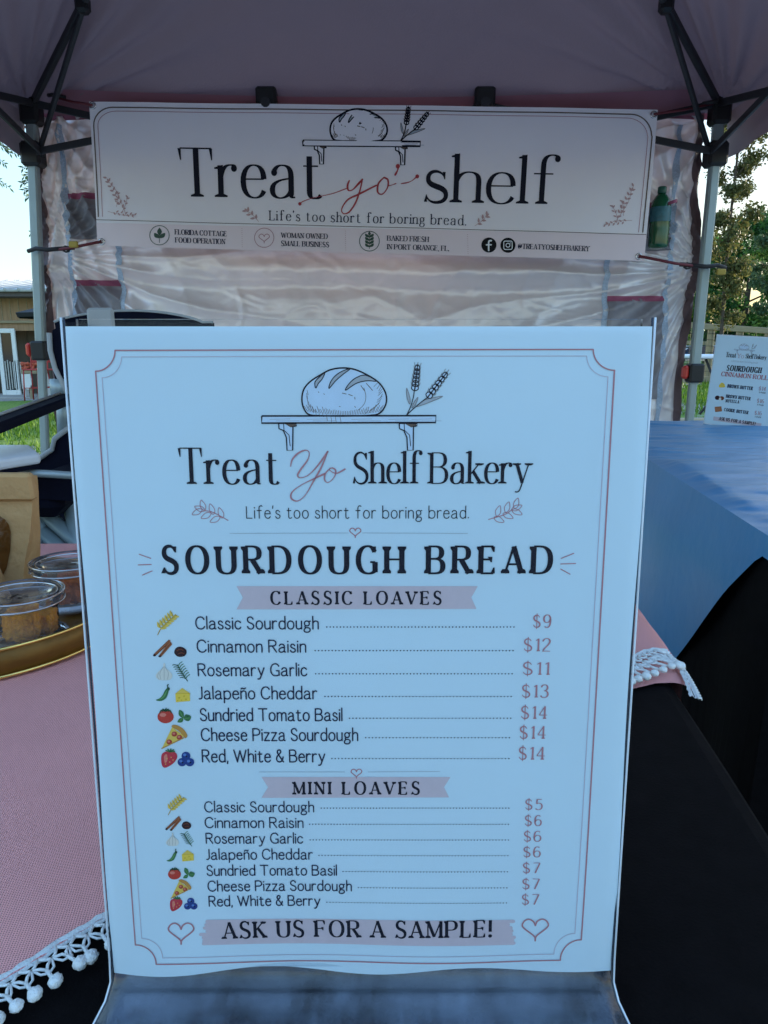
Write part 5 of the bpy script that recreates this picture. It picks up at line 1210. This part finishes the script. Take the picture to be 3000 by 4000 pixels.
mb.add(vs, [(0, 1, 2, 3), (4, 7, 6, 5), (0, 4, 5, 1), (3, 2, 6, 7), (0, 3, 7, 4), (1, 5, 6, 2)]); mb.build('back_panel', M['acrylic_edge'], st3)
lo_l, lo_r = S3.pt(q3[3][0]-.003, q3[3][1]-.004, -.002), S3.pt(q3[2][0]+.003, q3[2][1]-.004, -.002)
mb = MB(); mb.add([lo_l, lo_r, lo_r+vdir*.1+Vector((0, 0, -.0)), lo_l+vdir*.1], [(0, 1, 2, 3)]); mb.build('foot', M['acrylic_base'], st3, False, .003)

# ------------------------------------------------------------------ tall folding chair behind the menu
CY = 1.78
ch = empty('directors_chair', (-.62, CY-.2, 0), 'tall navy folding camp chair with grey tubes, white side table and piping behind the menu', 'chair')
def cw(px, py, y): return at_y(px, py, y)
f1, f2 = cw(215, 1275, CY), cw(832, 1262, CY)          # top of backrest
mb = MB()
def back(u, v):
    x = f1.x+(f2.x-f1.x)*u; zt = f1.z+.035*math.sin(math.pi*min(1, u*1.15))-.02*(u > .9)
    zt = cw(0, 1262-48*math.sin(math.pi*min(1., max(0., u*1.08)))**.7, CY).z
    z = zt-(.2)*v; return Vector((x, CY+.035*math.sin(math.pi*u)+.02*v, z))
mb.grid(back, 30, 10); bk = mb.build('backrest', M['chairfab'], ch, True, .012)
m_ = MB(); m_.tube([back(i/30, 0)+Vector((0, -.004, .002)) for i in range(31)], .0035, None, 6); m_.build('piping', M['piping'], bk, True)
g0 = cw(395, 1255, CY-.05); MB().box((g0.x, g0.y, g0.z-.03), (.062, .012, .12), None, None, .006).build('frame_sleeve', M['piping'], bk)
# side wing of the back, the arm and its post
mb = MB(); wing = [cw(x, y, CY-.1) for x, y in ((205, 1290), (250, 1262), (300, 1255), (330, 1300), (330, 1560), (262, 1510), (215, 1480), (196, 1400))]
mb.prism(wing, (0, .03, 0)); mb.build('back_wing', M['chairfab'], ch)
m_ = MB(); m_.tube([cw(x, y, CY-.105) for x, y in ((192, 1300), (196, 1370), (215, 1440), (245, 1500), (262, 1540))], .006, None, 8); m_.build('piping', M['piping'], ch, True)
m_ = MB(); m_.tube([cw(232, 1480, CY-.09), cw(238, 1545, CY-.09)], .022, None, 12); m_.tube([cw(242, 1540, CY-.09), cw(250, 1700, CY-.09)], .014, None, 12); m_.build('arm_post', M['tube'], ch, True)
a0, a1 = cw(268, 1553, CY-.12), cw(-120, 1700, CY-.62)
mb = MB(); mb.bar(a0, a1, .045, .019); arm = mb.build('armrest', M['chairfab'], ch)
dn = Vector((0, 0, -.0105)); m_ = MB(); m_.tube([a0+dn+Vector((-.01, -.02, 0)), a1+dn+Vector((-.01, -.02, 0))], .0032, None, 8); m_.tube([a0-dn+Vector((-.01, -.02, 0)), a1-dn+Vector((-.01, -.02, 0))], .0032, None, 8); m_.build('piping', M['piping'], arm, True)
sp = [cw(x, y, CY-.25) for x, y in ((320, 1640), (262, 1665), (210, 1715), (200, 1760), (150, 1790), (90, 1830), (100, 1870), (200, 1860), (320, 1880))]
mb = MB(); mb.prism(sp, (0, .03, 0)); sd_ = mb.build('seat_side', M['chairfab'], ch)
m_ = MB(); m_.tube([cw(x, y, CY-.255) for x, y in ((275, 1665), (212, 1715), (203, 1755), (160, 1785), (88, 1832))], .0055, None, 8); m_.build('piping', M['piping'], sd_, True)
# seat and front rail
s0, s1 = cw(-60, 1852, CY-.55), cw(420, 1850, CY-.35)
mb = MB(); mb.box(((s0.x+s1.x)/2, CY-.36, s0.z-.05), (s1.x-s0.x, .42, .05), None, None, .02); mb.build('seat', M['chairfab'], ch)
m_ = MB(); m_.tube([cw(-60, 1838, CY-.6), cw(130, 1848, CY-.6), cw(290, 1858, CY-.6)], .0065, None, 8); m_.build('seat_rail', M['tube'], ch, True)
mb = MB(); mb.prism([cw(x, y, CY-.57) for x, y in ((-100, 1858), (300, 1866), (310, 1960), (-100, 1930))], (0, .02, 0)); mb.build('seat_skirt', M['chairfab'], ch)
for a, b, r in (((190, 1880), (150, 2080), .013), ((262, 1900), (330, 2300), .012), ((170, 2000), (420, 2220), .014), ((150, 2060), (400, 2290), .013)):
    p, q = cw(a[0], a[1], CY-.5), cw(b[0], b[1], CY-.5); d = (q-p); q2 = p+d*((.02-p.z)/d.z) if a[0] > 180 and b[0] < 400 else p+d*1.6
    m_ = MB(); m_.tube([p, q2], r, None, 10); m_.build('leg', M['tube'], ch, True)
# back-right panel behind the crossed legs
mb = MB(); mb.prism([cw(x, y, CY-.1) for x, y in ((60, 1880), (430, 1880), (430, 2300), (60, 2300))], (0, .015, 0)); mb.build('rear_panel', M['chairfab'], ch)
mb = MB(); tb_poly = [(-.633, 1.3), (-1.0, 1.3), (-1.0, 1.04), (-.63, 1.04), (-.592, 1.105), (-.559, 1.18)]
mb.prism([(x, y, .853) for x, y in tb_poly], (0, 0, .017)); tb_ = mb.build('side_table', M['whiteplastic'], ch)
bvm = tb_.modifiers.new('soft_edge', 'BEVEL'); bvm.width = .005; bvm.segments = 2
m_ = MB(); m_.prism([(x*.985-.012, y, .846) for x, y in tb_poly], (0, 0, .007)); m_.build('side_table_rim', M['chairfab'], tb_)
MB().tube([(-.75, 1.2, .85), (-.75, 1.3, .45), (-.62, 1.5, .3)], .011, None, 8).build('table_strut', M['tube'], ch, True)

# ------------------------------------------------------------------ left: building, umbrella, red seats
HY = 20.5
def bp(px, py, y=HY): return at_y(px, py, y)
e0 = bp(160, 1165); hb = empty('wooden_building', (e0.x-3, HY+3, gz(e0.x, HY)), 'low wooden building with metal roof and white screen door beyond the tent', 'building')
gl = gz(-10, HY)-.02; xr_ = e0.x+4.5; xl_ = e0.x-9
zt = bp(0, 1168).z; zd = bp(0, 1255).z
MB().box(((xl_+xr_)/2, HY+.02, (zt+zd)/2), (xr_-xl_, .08, zt-zd+.5)).build('front_boarding', M['siding'], hb)
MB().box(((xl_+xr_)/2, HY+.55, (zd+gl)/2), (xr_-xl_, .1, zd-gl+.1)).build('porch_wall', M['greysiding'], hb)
m_ = MB()
for k in range(46):
    x = xl_+.15+k*.3; m_.box((x, HY+.49, (zd+gl)/2), (.05, .025, zd-gl))
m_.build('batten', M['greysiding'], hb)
m_ = MB()
for k in range(60):
    x = xl_+.1+k*.23; m_.box((x, HY-.028, (zt+zd)/2), (.018, .012, zt-zd-.02))
m_.build('board_joint', M['wood'], hb)
MB().box(((xl_+xr_)/2, HY+.0, zd-.02), (xr_-xl_, .16, .07), None, None, .01).build('lintel', M['wood'], hb)
MB().box(((xl_+xr_)/2, HY-.25, bp(0, 1150).z), (xr_-xl_+.6, .5, .2), None, None, .02).build('fascia', M['roofdark'], hb)
mb = MB(); z1 = bp(0, 1142).z; z2 = bp(0, 1112, HY+3.5).z
mb.add([(xl_-.4, HY-.6, z1), (xr_+.4, HY-.6, z1), (xr_+.4, HY+3.5, z2+.1), (xl_-.4, HY+3.5, z2+.1)], [(0, 1, 2, 3)])
for k in range(40):
    x = xl_-.3+k*.36; mb.bar((x, HY-.6, z1+.03), (x, HY+3.5, z2+.13), .03, .05)
mb.build('roof', M['roofmetal'], hb, False, .05)
MB().box(((xl_+xr_)/2, HY+4, (zt+gl)/2), (xr_-xl_, .1, zt-gl)).build('rear_wall', M['siding'], hb)
MB().box(((xl_+xr_)/2, HY-.4, gl+.0), (xr_-xl_, 2.2, .09), None, None, .01).build('porch_floor', mat('porch_concrete', (.36, .34, .31), .9, var=.2, scale=4), hb)
dl, dr = bp(-4, 1290), bp(96, 1560); dz0 = bp(40, 1568).z; dz1 = bp(40, 1284).z
dy = HY-.15; m_ = MB(); fw = .11
for x in (dl.x+fw/2, dr.x-fw/2): m_.box((x, dy, (dz0+dz1)/2), (fw, .06, dz1-dz0), None, None, .008)
for z, hh in ((dz1-.06, .12), (dz0+.16, .32)): m_.box(((dl.x+dr.x)/2, dy, z), (dr.x-dl.x-2*fw, .058, hh), None, None, .008)
door = m_.build('screen_door', M['whitepaint'], hb)
MB().box(((dl.x+dr.x)/2, dy+.01, (dz0+dz1)/2+.1), (dr.x-dl.x-2*fw+.02, .012, dz1-dz0-.42)).build('screen', M['glassdark'], door)
m_ = MB(); zz = dz0+.34
for k in range(7): m_.box((dl.x+fw+.05+k*.068, dy-.02, zz+.38), (.03, .02, .76+.06*math.sin(k*1.7)))
m_.build('slat', mat('grey_slat', (.45, .45, .42), .7), door)
# red cafe chairs beside the door
def redchair(px, yy, label, first=None):
    if first is None:
        p = bp(px, 1570, yy); g = gz(p.x, yy)+.02; r0 = empty('cafe_chair', (p.x, yy, g), label, 'chair', 'red metal chairs outside the building')
        for dx in (-.2, .2):
            for dy_ in (-.2, .2): MB().tube([(p.x+dx*1.15, yy+dy_*1.15, g), (p.x+dx, yy+dy_, g+.72)], .016, None, 8).build('leg', M['redpaint'], r0, True)
        m_ = MB(); m_.box((p.x, yy, g+.73), (.44, .44, .035), None, None, .01); m_.build('seat', M['redpaint'], r0)
        m_ = MB()
        for dx in (-.2, .2): m_.tube([(p.x+dx, yy+.2, g+.72), (p.x+dx, yy+.24, g+1.1)], .016, None, 8)
        m_.box((p.x, yy+.24, g+1.06), (.44, .03, .1), None, None, .01); m_.box((p.x, yy+.23, g+.92), (.44, .02, .06), None, None, .008); m_.build('backrest', M['redpaint'], r0)
        m_ = MB(); m_.bar((p.x-.22, yy-.22, g+.3), (p.x+.22, yy-.22, g+.3), .02, .02); m_.bar((p.x-.22, yy+.22, g+.3), (p.x+.22, yy+.22, g+.3), .02, .02); m_.build('stretcher', M['redpaint'], r0)
        return r0
    c = copy_tree(first); p = bp(px, 1570, yy); c.location = (p.x, yy, gz(p.x, yy)+.02); c['label'] = label; return c
rc = redchair(152, HY-2.6, 'red metal bar chair just left of the tent post')
redchair(205, HY-2.3, 'red metal bar chair mostly hidden behind the tent post', rc)
fb = bp(135, 1440, HY-1.2); m_ = MB(); pl0 = empty('flower_box', (fb.x, HY-1.2, gz(fb.x, HY)), 'raised box of orange flowers on a white stand by the door', 'planter')
m_.box((fb.x, HY-1.2, bp(0, 1452, HY-1.2).z), (.62, .25, .1), None, None, .01); m_.build('box', M['wood'], pl0)
for dx in (-.28, .28): MB().box((fb.x+dx, HY-1.2, (bp(0, 1460, HY-1.2).z+gl)/2), (.05, .2, bp(0, 1460, HY-1.2).z-gl)).build('leg', M['whitepaint'], pl0)
m_ = MB(); rn = random.Random(4)
for k in range(60): m_.ball((fb.x-.3+.6*rn.random(), HY-1.3+.2*rn.random(), bp(0, 1432, HY-1.2).z+.16*(rn.random()-.5)), .035+.02*rn.random(), None, 7, 5)
m_.build('flowers', M['orangecush'], pl0, True)
m_ = MB(); pb = bp(115, 1500, HY-1.6); m_.prism([bp(x, y, HY-1.6) for x, y in ((95, 1462), (115, 1460), (123, 1500), (112, 1522), (97, 1518))], (0, .05, 0)); tag(m_.build('white_sign_board', M['whitepaint']), 'small white board leaning beside the screen door', 'sign')
m_ = MB(); m_.box((pb.x, HY-1.55, (bp(0, 1518, HY-1.6).z+gl)/2), (.05, .05, bp(0, 1518, HY-1.6).z-gl)); m_.build('stake', M['wood'], bpy.data.objects['white_sign_board'])
# navy umbrella
um = bp(250, 1215, 9.5); ub = empty('patio_umbrella', (um.x, 9.5, gz(um.x, 9.5)), 'dark navy patio umbrella poking out from behind the left tent post', 'umbrella')
tipz = bp(70, 1228, 9.5).z; rad = um.x-bp(70, 1228, 9.5).x; mb = MB(); vs = [(um.x, 9.5, tipz+.16)]; n = 8
for k in range(n):
    a = 2*math.pi*k/n+math.pi; vs.append((um.x+rad*math.cos(a), 9.5+rad*math.sin(a), tipz))
for k in range(n):
    a = 2*math.pi*k/n+math.pi; vs.append((um.x+rad*.97*math.cos(a), 9.5+rad*.97*math.sin(a), tipz-.05))
mb.add(vs, [(0, 1+k, 1+(k+1) % n) for k in range(n)]+[(1+k, 9+k, 9+(k+1) % n, 1+(k+1) % n) for k in range(n)]); mb.build('umbrella_canopy', M['umbrella'], ub)
MB().tube([(um.x, 9.5, gz(um.x, 9.5)), (um.x, 9.5, tipz+.2)], .022, None, 10).build('pole', M['steel_dark'], ub, True)

# ------------------------------------------------------------------ right: paddock fence, car, white table, log
def fence_run(px0, px1, ytop, y, n, hz, label, grp=None, slope=0):
    p0, p1 = bp(px0, ytop, y), bp(px1, ytop+slope, y+0.0)
    root = empty('paddock_fence', (p0.x, y, gz(p0.x, y)), label, 'fence')
    m_ = MB(); m_.bar(p0, p1, .05, .13); m_.build('top_rail', M['wood'], root)
    for k in range(n+1):
        p = p0.lerp(p1, k/n); g = gz(p.x, y)-.1
        MB().box((p.x, y+.06, (p.z+g)/2), (.13, .1, p.z-g), None, None, .01).build('post', M['wood'], root)
    for f in (.35,):
        q0 = p0.copy(); q1 = p1.copy(); q0.z -= (p0.z-gz(p0.x, y))*.93; q1.z -= (p1.z-gz(p1.x, y))*.93
        m_ = MB(); m_.bar(q0, q1, .05, .14); m_.build('bottom_rail', M['wood'], root)
    m_ = MB()
    for k in range(1, 9):
        z = k/9.; a = Vector((p0.x, y+.0, gz(p0.x, y)+(p0.z-gz(p0.x, y))*z)); b = Vector((p1.x, y+.0, gz(p1.x, y)+(p1.z-gz(p1.x, y))*z)); m_.tube([a, b], .004, None, 4)
    L = (p1-p0).length
    for k in range(int(L/.16)):
        p = p0.lerp(p1, k*.16/L); m_.tube([(p.x, y+.0, gz(p.x, y)+.1), (p.x, y+.0, p.z)], .003, None, 4)
    m_.build('wire_mesh', M['steel_dark'], root)
fence_run(2560, 3900, 1262, 16.5, 12, 1.3, 'tall weathered post and rail fence with wire mesh behind the roll menu', slope=92)
fence_run(2450, 3300, 1330, 27, 8, 1.0, 'lower timber fence farther back seen through the wire mesh', slope=30)
cx_ = bp(2745, 1400, 31); cg = gz(cx_.x, 31)
car = empty('parked_car', (cx_.x, 31, cg), 'dark blue car with pale roof parked beyond the fences', 'car')
zr = bp(0, 1352, 31).z; zw = bp(0, 1402, 31).z; zb_c = min(bp(0, 1450, 31).z, cg+.35); X = cx_.x
mb = MB(); prof = [(-2.2, cg+.3), (-2.2, zw-.1), (-1.6, zw), (-.9, zr-.05), (1., zr-.02), (1.6, zw), (2.2, zw-.06), (2.25, cg+.35)]
mb.prism([(X+a, 30.2, z) for a, z in prof], (0, 1.7, 0)); body = mb.build('body', M['carpaint'], car)
mb = MB(); mb.prism([(X-1.42, 30.17, zw+.02), (X-.85, 30.17, zr-.12), (X+.95, 30.17, zr-.1), (X+1.45, 30.17, zw+.02)], (0, .02, 0)); mb.build('window', M['carglass'], body)
mb = MB(); mb.box((X+.05, 31.05, zr-.01), (1.95, 1.6, .05), None, None, .02); mb.build('roof_panel', M['carwhite'], body)
mb = MB(); mb.box((X, 30.17, zw-.04), (4.3, .03, .07)); mb.build('side_trim', M['carwhite'], body)
for dx in (-1.4, 1.4):
    m_ = MB(); m_.tube([(X+dx, 30.15, cg+.32), (X+dx, 30.4, cg+.32)], .32, None, 20); wl = m_.build('wheel', M['rubber'], car, True)
    m_ = MB(); m_.tube([(X+dx, 30.13, cg+.32), (X+dx, 30.16, cg+.32)], .19, None, 16); m_.build('hub_cap', M['carwhite'], wl)
wy = 7.2; w0, w1 = bp(2733, 1392, wy), bp(2905, 1392, wy); wt = empty('trestle_table', ((w0.x+w1.x)/2, wy+.35, gz(w0.x, wy)), 'white topped folding table with thin black legs outside the tent', 'table')
MB().box(((w0.x+w1.x)/2, wy+.3, w0.z), (w1.x-w0.x, .6, .04), None, None, .012).build('tabletop', M['whiteplastic'], wt)
for a, b in (((2757, 1402), (2782, 1465)), ((2782, 1465), (2772, 1530)), ((2800, 1535), (2733, 1618)), ((2840, 1402), (2860, 1600))):
    p, q = bp(a[0], a[1], wy+.25), bp(b[0], b[1], wy+.25); m_ = MB(); m_.tube([p, q], .013, None, 8); m_.build('leg', M['steel_dark'], wt, True)
lg0, lg1 = bp(2690, 1500, 9.), bp(2990, 1510, 9.); m_ = MB(); lz = gz(lg0.x, 9)+.1
m_.box(((lg0.x+lg1.x)/2+.3, 9., lz), (3.2, .2, .2), None, None, .02); tag(m_.build('timber_beam', M['wood']), 'squared grey timber beam lying on the grass behind the white table', 'beam')

# ------------------------------------------------------------------ vegetation
def tree(name, label, x, y, h, cr, leafm, cat='tree', group=None, n=5000, base=.35, ls=.16, seed=1, spread=1., trunk_r=.16, limbs=9, gaps=.55, drop=0., fat=1.):
    rn = random.Random(seed); g = gz(x, y); root = empty(name, (x, y, g), label, cat, group)
    mb = MB(); top = Vector((x+rn.uniform(-.3, .3), y, g+h*.92)); pts = []
    for k in range(9): t = k/8; pts.append(Vector((x, y, g-.1)).lerp(top, t)+Vector((math.sin(t*5+seed)*.12, math.cos(t*4+seed)*.1, 0))*t)
    mb.tube(pts, [trunk_r*(1-.85*k/8) for k in range(9)], None, 9)
    clus = []
    for k in range(limbs):
        t = base+(1-base)*(k+rn.random()*.6)/limbs; t = min(t, .97); p = pts[int(t*8)].lerp(pts[min(8, int(t*8)+1)], t*8-int(t*8))
        a = k*2.4+rn.random(); rr = cr*math.sin(math.pi*(.18+.78*(t-base)/(1-base)))**.8*(.7+.5*rn.random())*spread
        e = p+Vector((math.cos(a)*rr, math.sin(a)*rr, h*.06*(rn.random()+.3)-drop*rr)); m1 = p.lerp(e, .5)+Vector((0, 0, .12*rr))
        mb.tube([p, m1, e], [trunk_r*.32*(1-t*.5), trunk_r*.2, trunk_r*.06], None, 6)
        for q in range(4):
            f = .35+.65*rn.random(); c = p.lerp(e, f)+Vector((rn.gauss(0, .25), rn.gauss(0, .25), rn.gauss(0, .2)))*cr*.5
            clus.append((c, cr*(.2+.2*rn.random())*fat))
            mb.tube([p.lerp(e, f*.8), c], [trunk_r*.09, trunk_r*.03], None, 5)
    mb.build('trunk', M['bark'], root, True)
    rs = np.random.RandomState(seed); C = np.array([tuple(c) for c, _ in clus]); Rr = np.array([r for _, r in clus])
    idx = rs.randint(0, len(clus), n); d = rs.normal(size=(n, 3)); d /= np.linalg.norm(d, axis=1)[:, None]; rad = rs.random_sample(n)**gaps
    P = C[idx]+d*(rad*Rr[idx])[:, None]*np.array([1.1, 1.1, .8])
    a = rs.normal(size=(n, 3)); a /= np.linalg.norm(a, axis=1)[:, None]; a[:, 2] -= .35*drop*3; b = np.cross(a, rs.normal(size=(n, 3))); b /= np.linalg.norm(b, axis=1)[:, None]
    s_ = ls*(.6+.8*rs.random_sample(n))[:, None]
    v = np.stack([P-a*s_*.6, P+b*s_*.26, P+a*s_*.6, P-b*s_*.26], 1).reshape(-1, 3)-np.array((x, y, g))
    me = bpy.data.meshes.new('crown'); me.from_pydata([tuple(q) for q in v], [], [(4*i, 4*i+1, 4*i+2, 4*i+3) for i in range(n)]); me.materials.append(M[leafm]); me.update()
    o = bpy.data.objects.new('crown', me); COL.objects.link(o); o.parent = root
    return root
def tx(px, y): return (px-1500)/FPX*y*1.0
GR = 'trees beyond the paddock fence'
tree('leafy_tree', 'tall airy olive-green tree rising right behind the right tent post', tx(2790, 15), 15, 7.4, .5, 'leaf_olive', group=GR, n=11000, base=.2, ls=.075, seed=4, spread=.85, trunk_r=.045, limbs=32, gaps=.5, fat=1.35)
tree('leafy_tree', 'dense dark green tree filling the gap right of the tent post', tx(2860, 38), 38, 7.4, 2.6, 'leaf_dark', group=GR, n=16000, base=.1, ls=.2, seed=5, trunk_r=.22, limbs=14)
tree('leafy_tree', 'broad mid-green tree behind the roll menu at the right edge', tx(3060, 34), 34, 7.0, 2.2, 'leaf_mid', group=GR, n=14000, base=.12, ls=.18, seed=6, trunk_r=.2, limbs=12)
tree('leafy_tree', 'dark green shrubby tree low behind the fence beside the car', tx(2730, 42), 42, 6.6, 2.4, 'leaf_mid', group=GR, n=12000, base=.1, ls=.2, seed=8, trunk_r=.18, limbs=10)
tree('pine_tree', 'slim pine with open crown standing behind the green trees', tx(2965, 24), 24, 5.0, .8, 'leaf_grey', group=GR, n=3600, base=.35, ls=.12, seed=9, trunk_r=.07, limbs=12, gaps=.4)
tree('leafy_tree', 'unseen big tree added outside the right edge to screen the low sun', 17.5, 13.5, 8.5, 3.2, 'leaf_dark', group=GR, n=9000, base=.12, ls=.32, seed=10, trunk_r=.25, limbs=14)  # unseen tree, added to block the low sun
tree('leafy_tree', 'second unseen big tree added outside the right edge to screen the low sun', 20, 21, 10.5, 3.8, 'leaf_dark', group=GR, n=9000, base=.1, ls=.36, seed=12, trunk_r=.28, limbs=14)  # also out of view, put in as a sun blocker
tree('leafy_tree', 'round mid-green tree hidden mostly behind the tent', tx(2250, 33), 33, 7.5, 3.0, 'leaf_mid', group=GR, n=6000, base=.15, ls=.32, seed=13, trunk_r=.2, limbs=12)
tree('weeping_tree', 'drooping tree whose leafy twigs hang beside the left tent post', tx(-1250, 10), 10, 6.6, 1.8, 'leaf_grey', n=9000, base=.5, ls=.1, seed=14, spread=1.15, trunk_r=.17, limbs=12, gaps=.5, drop=.35)
def twigs(x0, pts, seed):
    pass
mb = MB(); rs = random.Random(8)
tw = bpy.data.objects['weeping_tree']
m_ = MB(); lv = MB()
for (ax, ay, bx_, by_, nl) in ((-40, 500, 40, 600, 16), (20, 520, 90, 560, 12), (-20, 560, 70, 600, 14), (150, 600, 95, 625, 12), (155, 640, 88, 655, 14), (158, 660, 92, 690, 14), (160, 690, 85, 715, 16), (160, 715, 95, 745, 14), (162, 745, 100, 772, 12), (155, 560, 110, 590, 8), (-30, 690, 40, 735, 10), (165, 895, 118, 912, 6), (-40, 600, 20, 640, 14)):
    p, q = bp(ax, ay, 9.2), bp(bx_, by_, 9.0); m_.tube([p, p.lerp(q, .5)+Vector((0, 0, .012)), q], [.006, .004, .002], None, 5)
    dv = (q-p).normalized()
    for k in range(nl):
        c = p.lerp(q, (k+.5)/nl); sg = -1 if k % 2 else 1
        d = (dv+Vector((rs.gauss(0, .2), rs.gauss(0, .35), sg*(.5+.3*rs.random())-.25))).normalized()*(.05+.05*rs.random()); e = d.cross(Vector((rs.random()-.5, 1, rs.random()-.5))).normalized()*.011
        lv.add([c, c+d*.5+e, c+d, c+d*.5-e], [(0, 1, 2, 3)])
m_.tube([bp(-900, 380, 9.8), bp(-160, 430, 9.4), bp(0, 450, 9.3), bp(150, 520, 9.2), bp(172, 640, 9.2), bp(174, 910, 9.1)], [.04, .03, .022, .016, .012, .005], None, 6)
m_.build('hanging_branch', M['bark'], tw, True); lv.build('hanging_leaves', M['leaf_grey'], tw)
# distant treeline and grass
n = 34000; rs = np.random.RandomState(3); ang = rs.uniform(-1.35, 1.5, n); dist = rs.uniform(58, 75, n); hh = rs.random_sample(n)**1.4*(5.2+2.2*np.sin(ang*9)+1.5*np.sin(ang*23+1))*np.where(ang < .1, .45, 1.)
P = np.stack([np.sin(ang)*dist, np.cos(ang)*dist, hh-.2], 1); a = rs.normal(size=(n, 3)); a /= np.linalg.norm(a, axis=1)[:, None]; b = np.cross(a, rs.normal(size=(n, 3))); b /= np.linalg.norm(b, axis=1)[:, None]; s_ = .3+.4*rs.random_sample(n)[:, None]
v = np.stack([P-a*s_, P+b*s_*.55, P+a*s_, P-b*s_*.55], 1).reshape(-1, 3)
me = bpy.data.meshes.new('distant_woodland'); me.from_pydata([tuple(q) for q in v], [], [(4*i, 4*i+1, 4*i+2, 4*i+3) for i in range(n)]); me.materials.append(M['leaf_dark']); me.update()
o = bpy.data.objects.new('distant_woodland', me); COL.objects.link(o); tag(o, 'far dark line of woodland along the horizon', 'woodland', kind='stuff')
def blades(nb, xr, yr, seed):
    rs = np.random.RandomState(seed); x = rs.uniform(*xr, nb); y = rs.uniform(*yr, nb); z = np.array([gz(a, b) for a, b in zip(x, y)]); P = np.stack([x, y, z], 1)
    keep = np.array([noise.noise((a*.9, b*.9, 0)) > -.25 for a, b in zip(x, y)]); P = P[keep]; nb = len(P)
    h = .05+.09*rs.random_sample(nb); t = rs.uniform(0, 6.28, nb); d = np.stack([np.cos(t), np.sin(t), np.zeros(nb)], 1)*.006*np.maximum(1, P[:, 1:2]/6); ln = rs.normal(size=(nb, 3))*.035; ln[:, 2] = 0
    return np.stack([P-d, P+d, P+ln+np.stack([0*h, 0*h, h], 1)], 1).reshape(-1, 3)
v = np.concatenate([blades(16000, (-7.5, -1.3), (2.6, 13), 1), blades(16000, (2.5, 10), (9.0, 19), 2)])
me = bpy.data.meshes.new('grass'); me.from_pydata([tuple(q) for q in v], [], [(3*i, 3*i+1, 3*i+2) for i in range(len(v)//3)]); me.materials.append(M['grass']); me.update()
o = bpy.data.objects.new('grass', me); COL.objects.link(o); tag(o, 'short bright green grass around the tent', 'grass', kind='stuff')
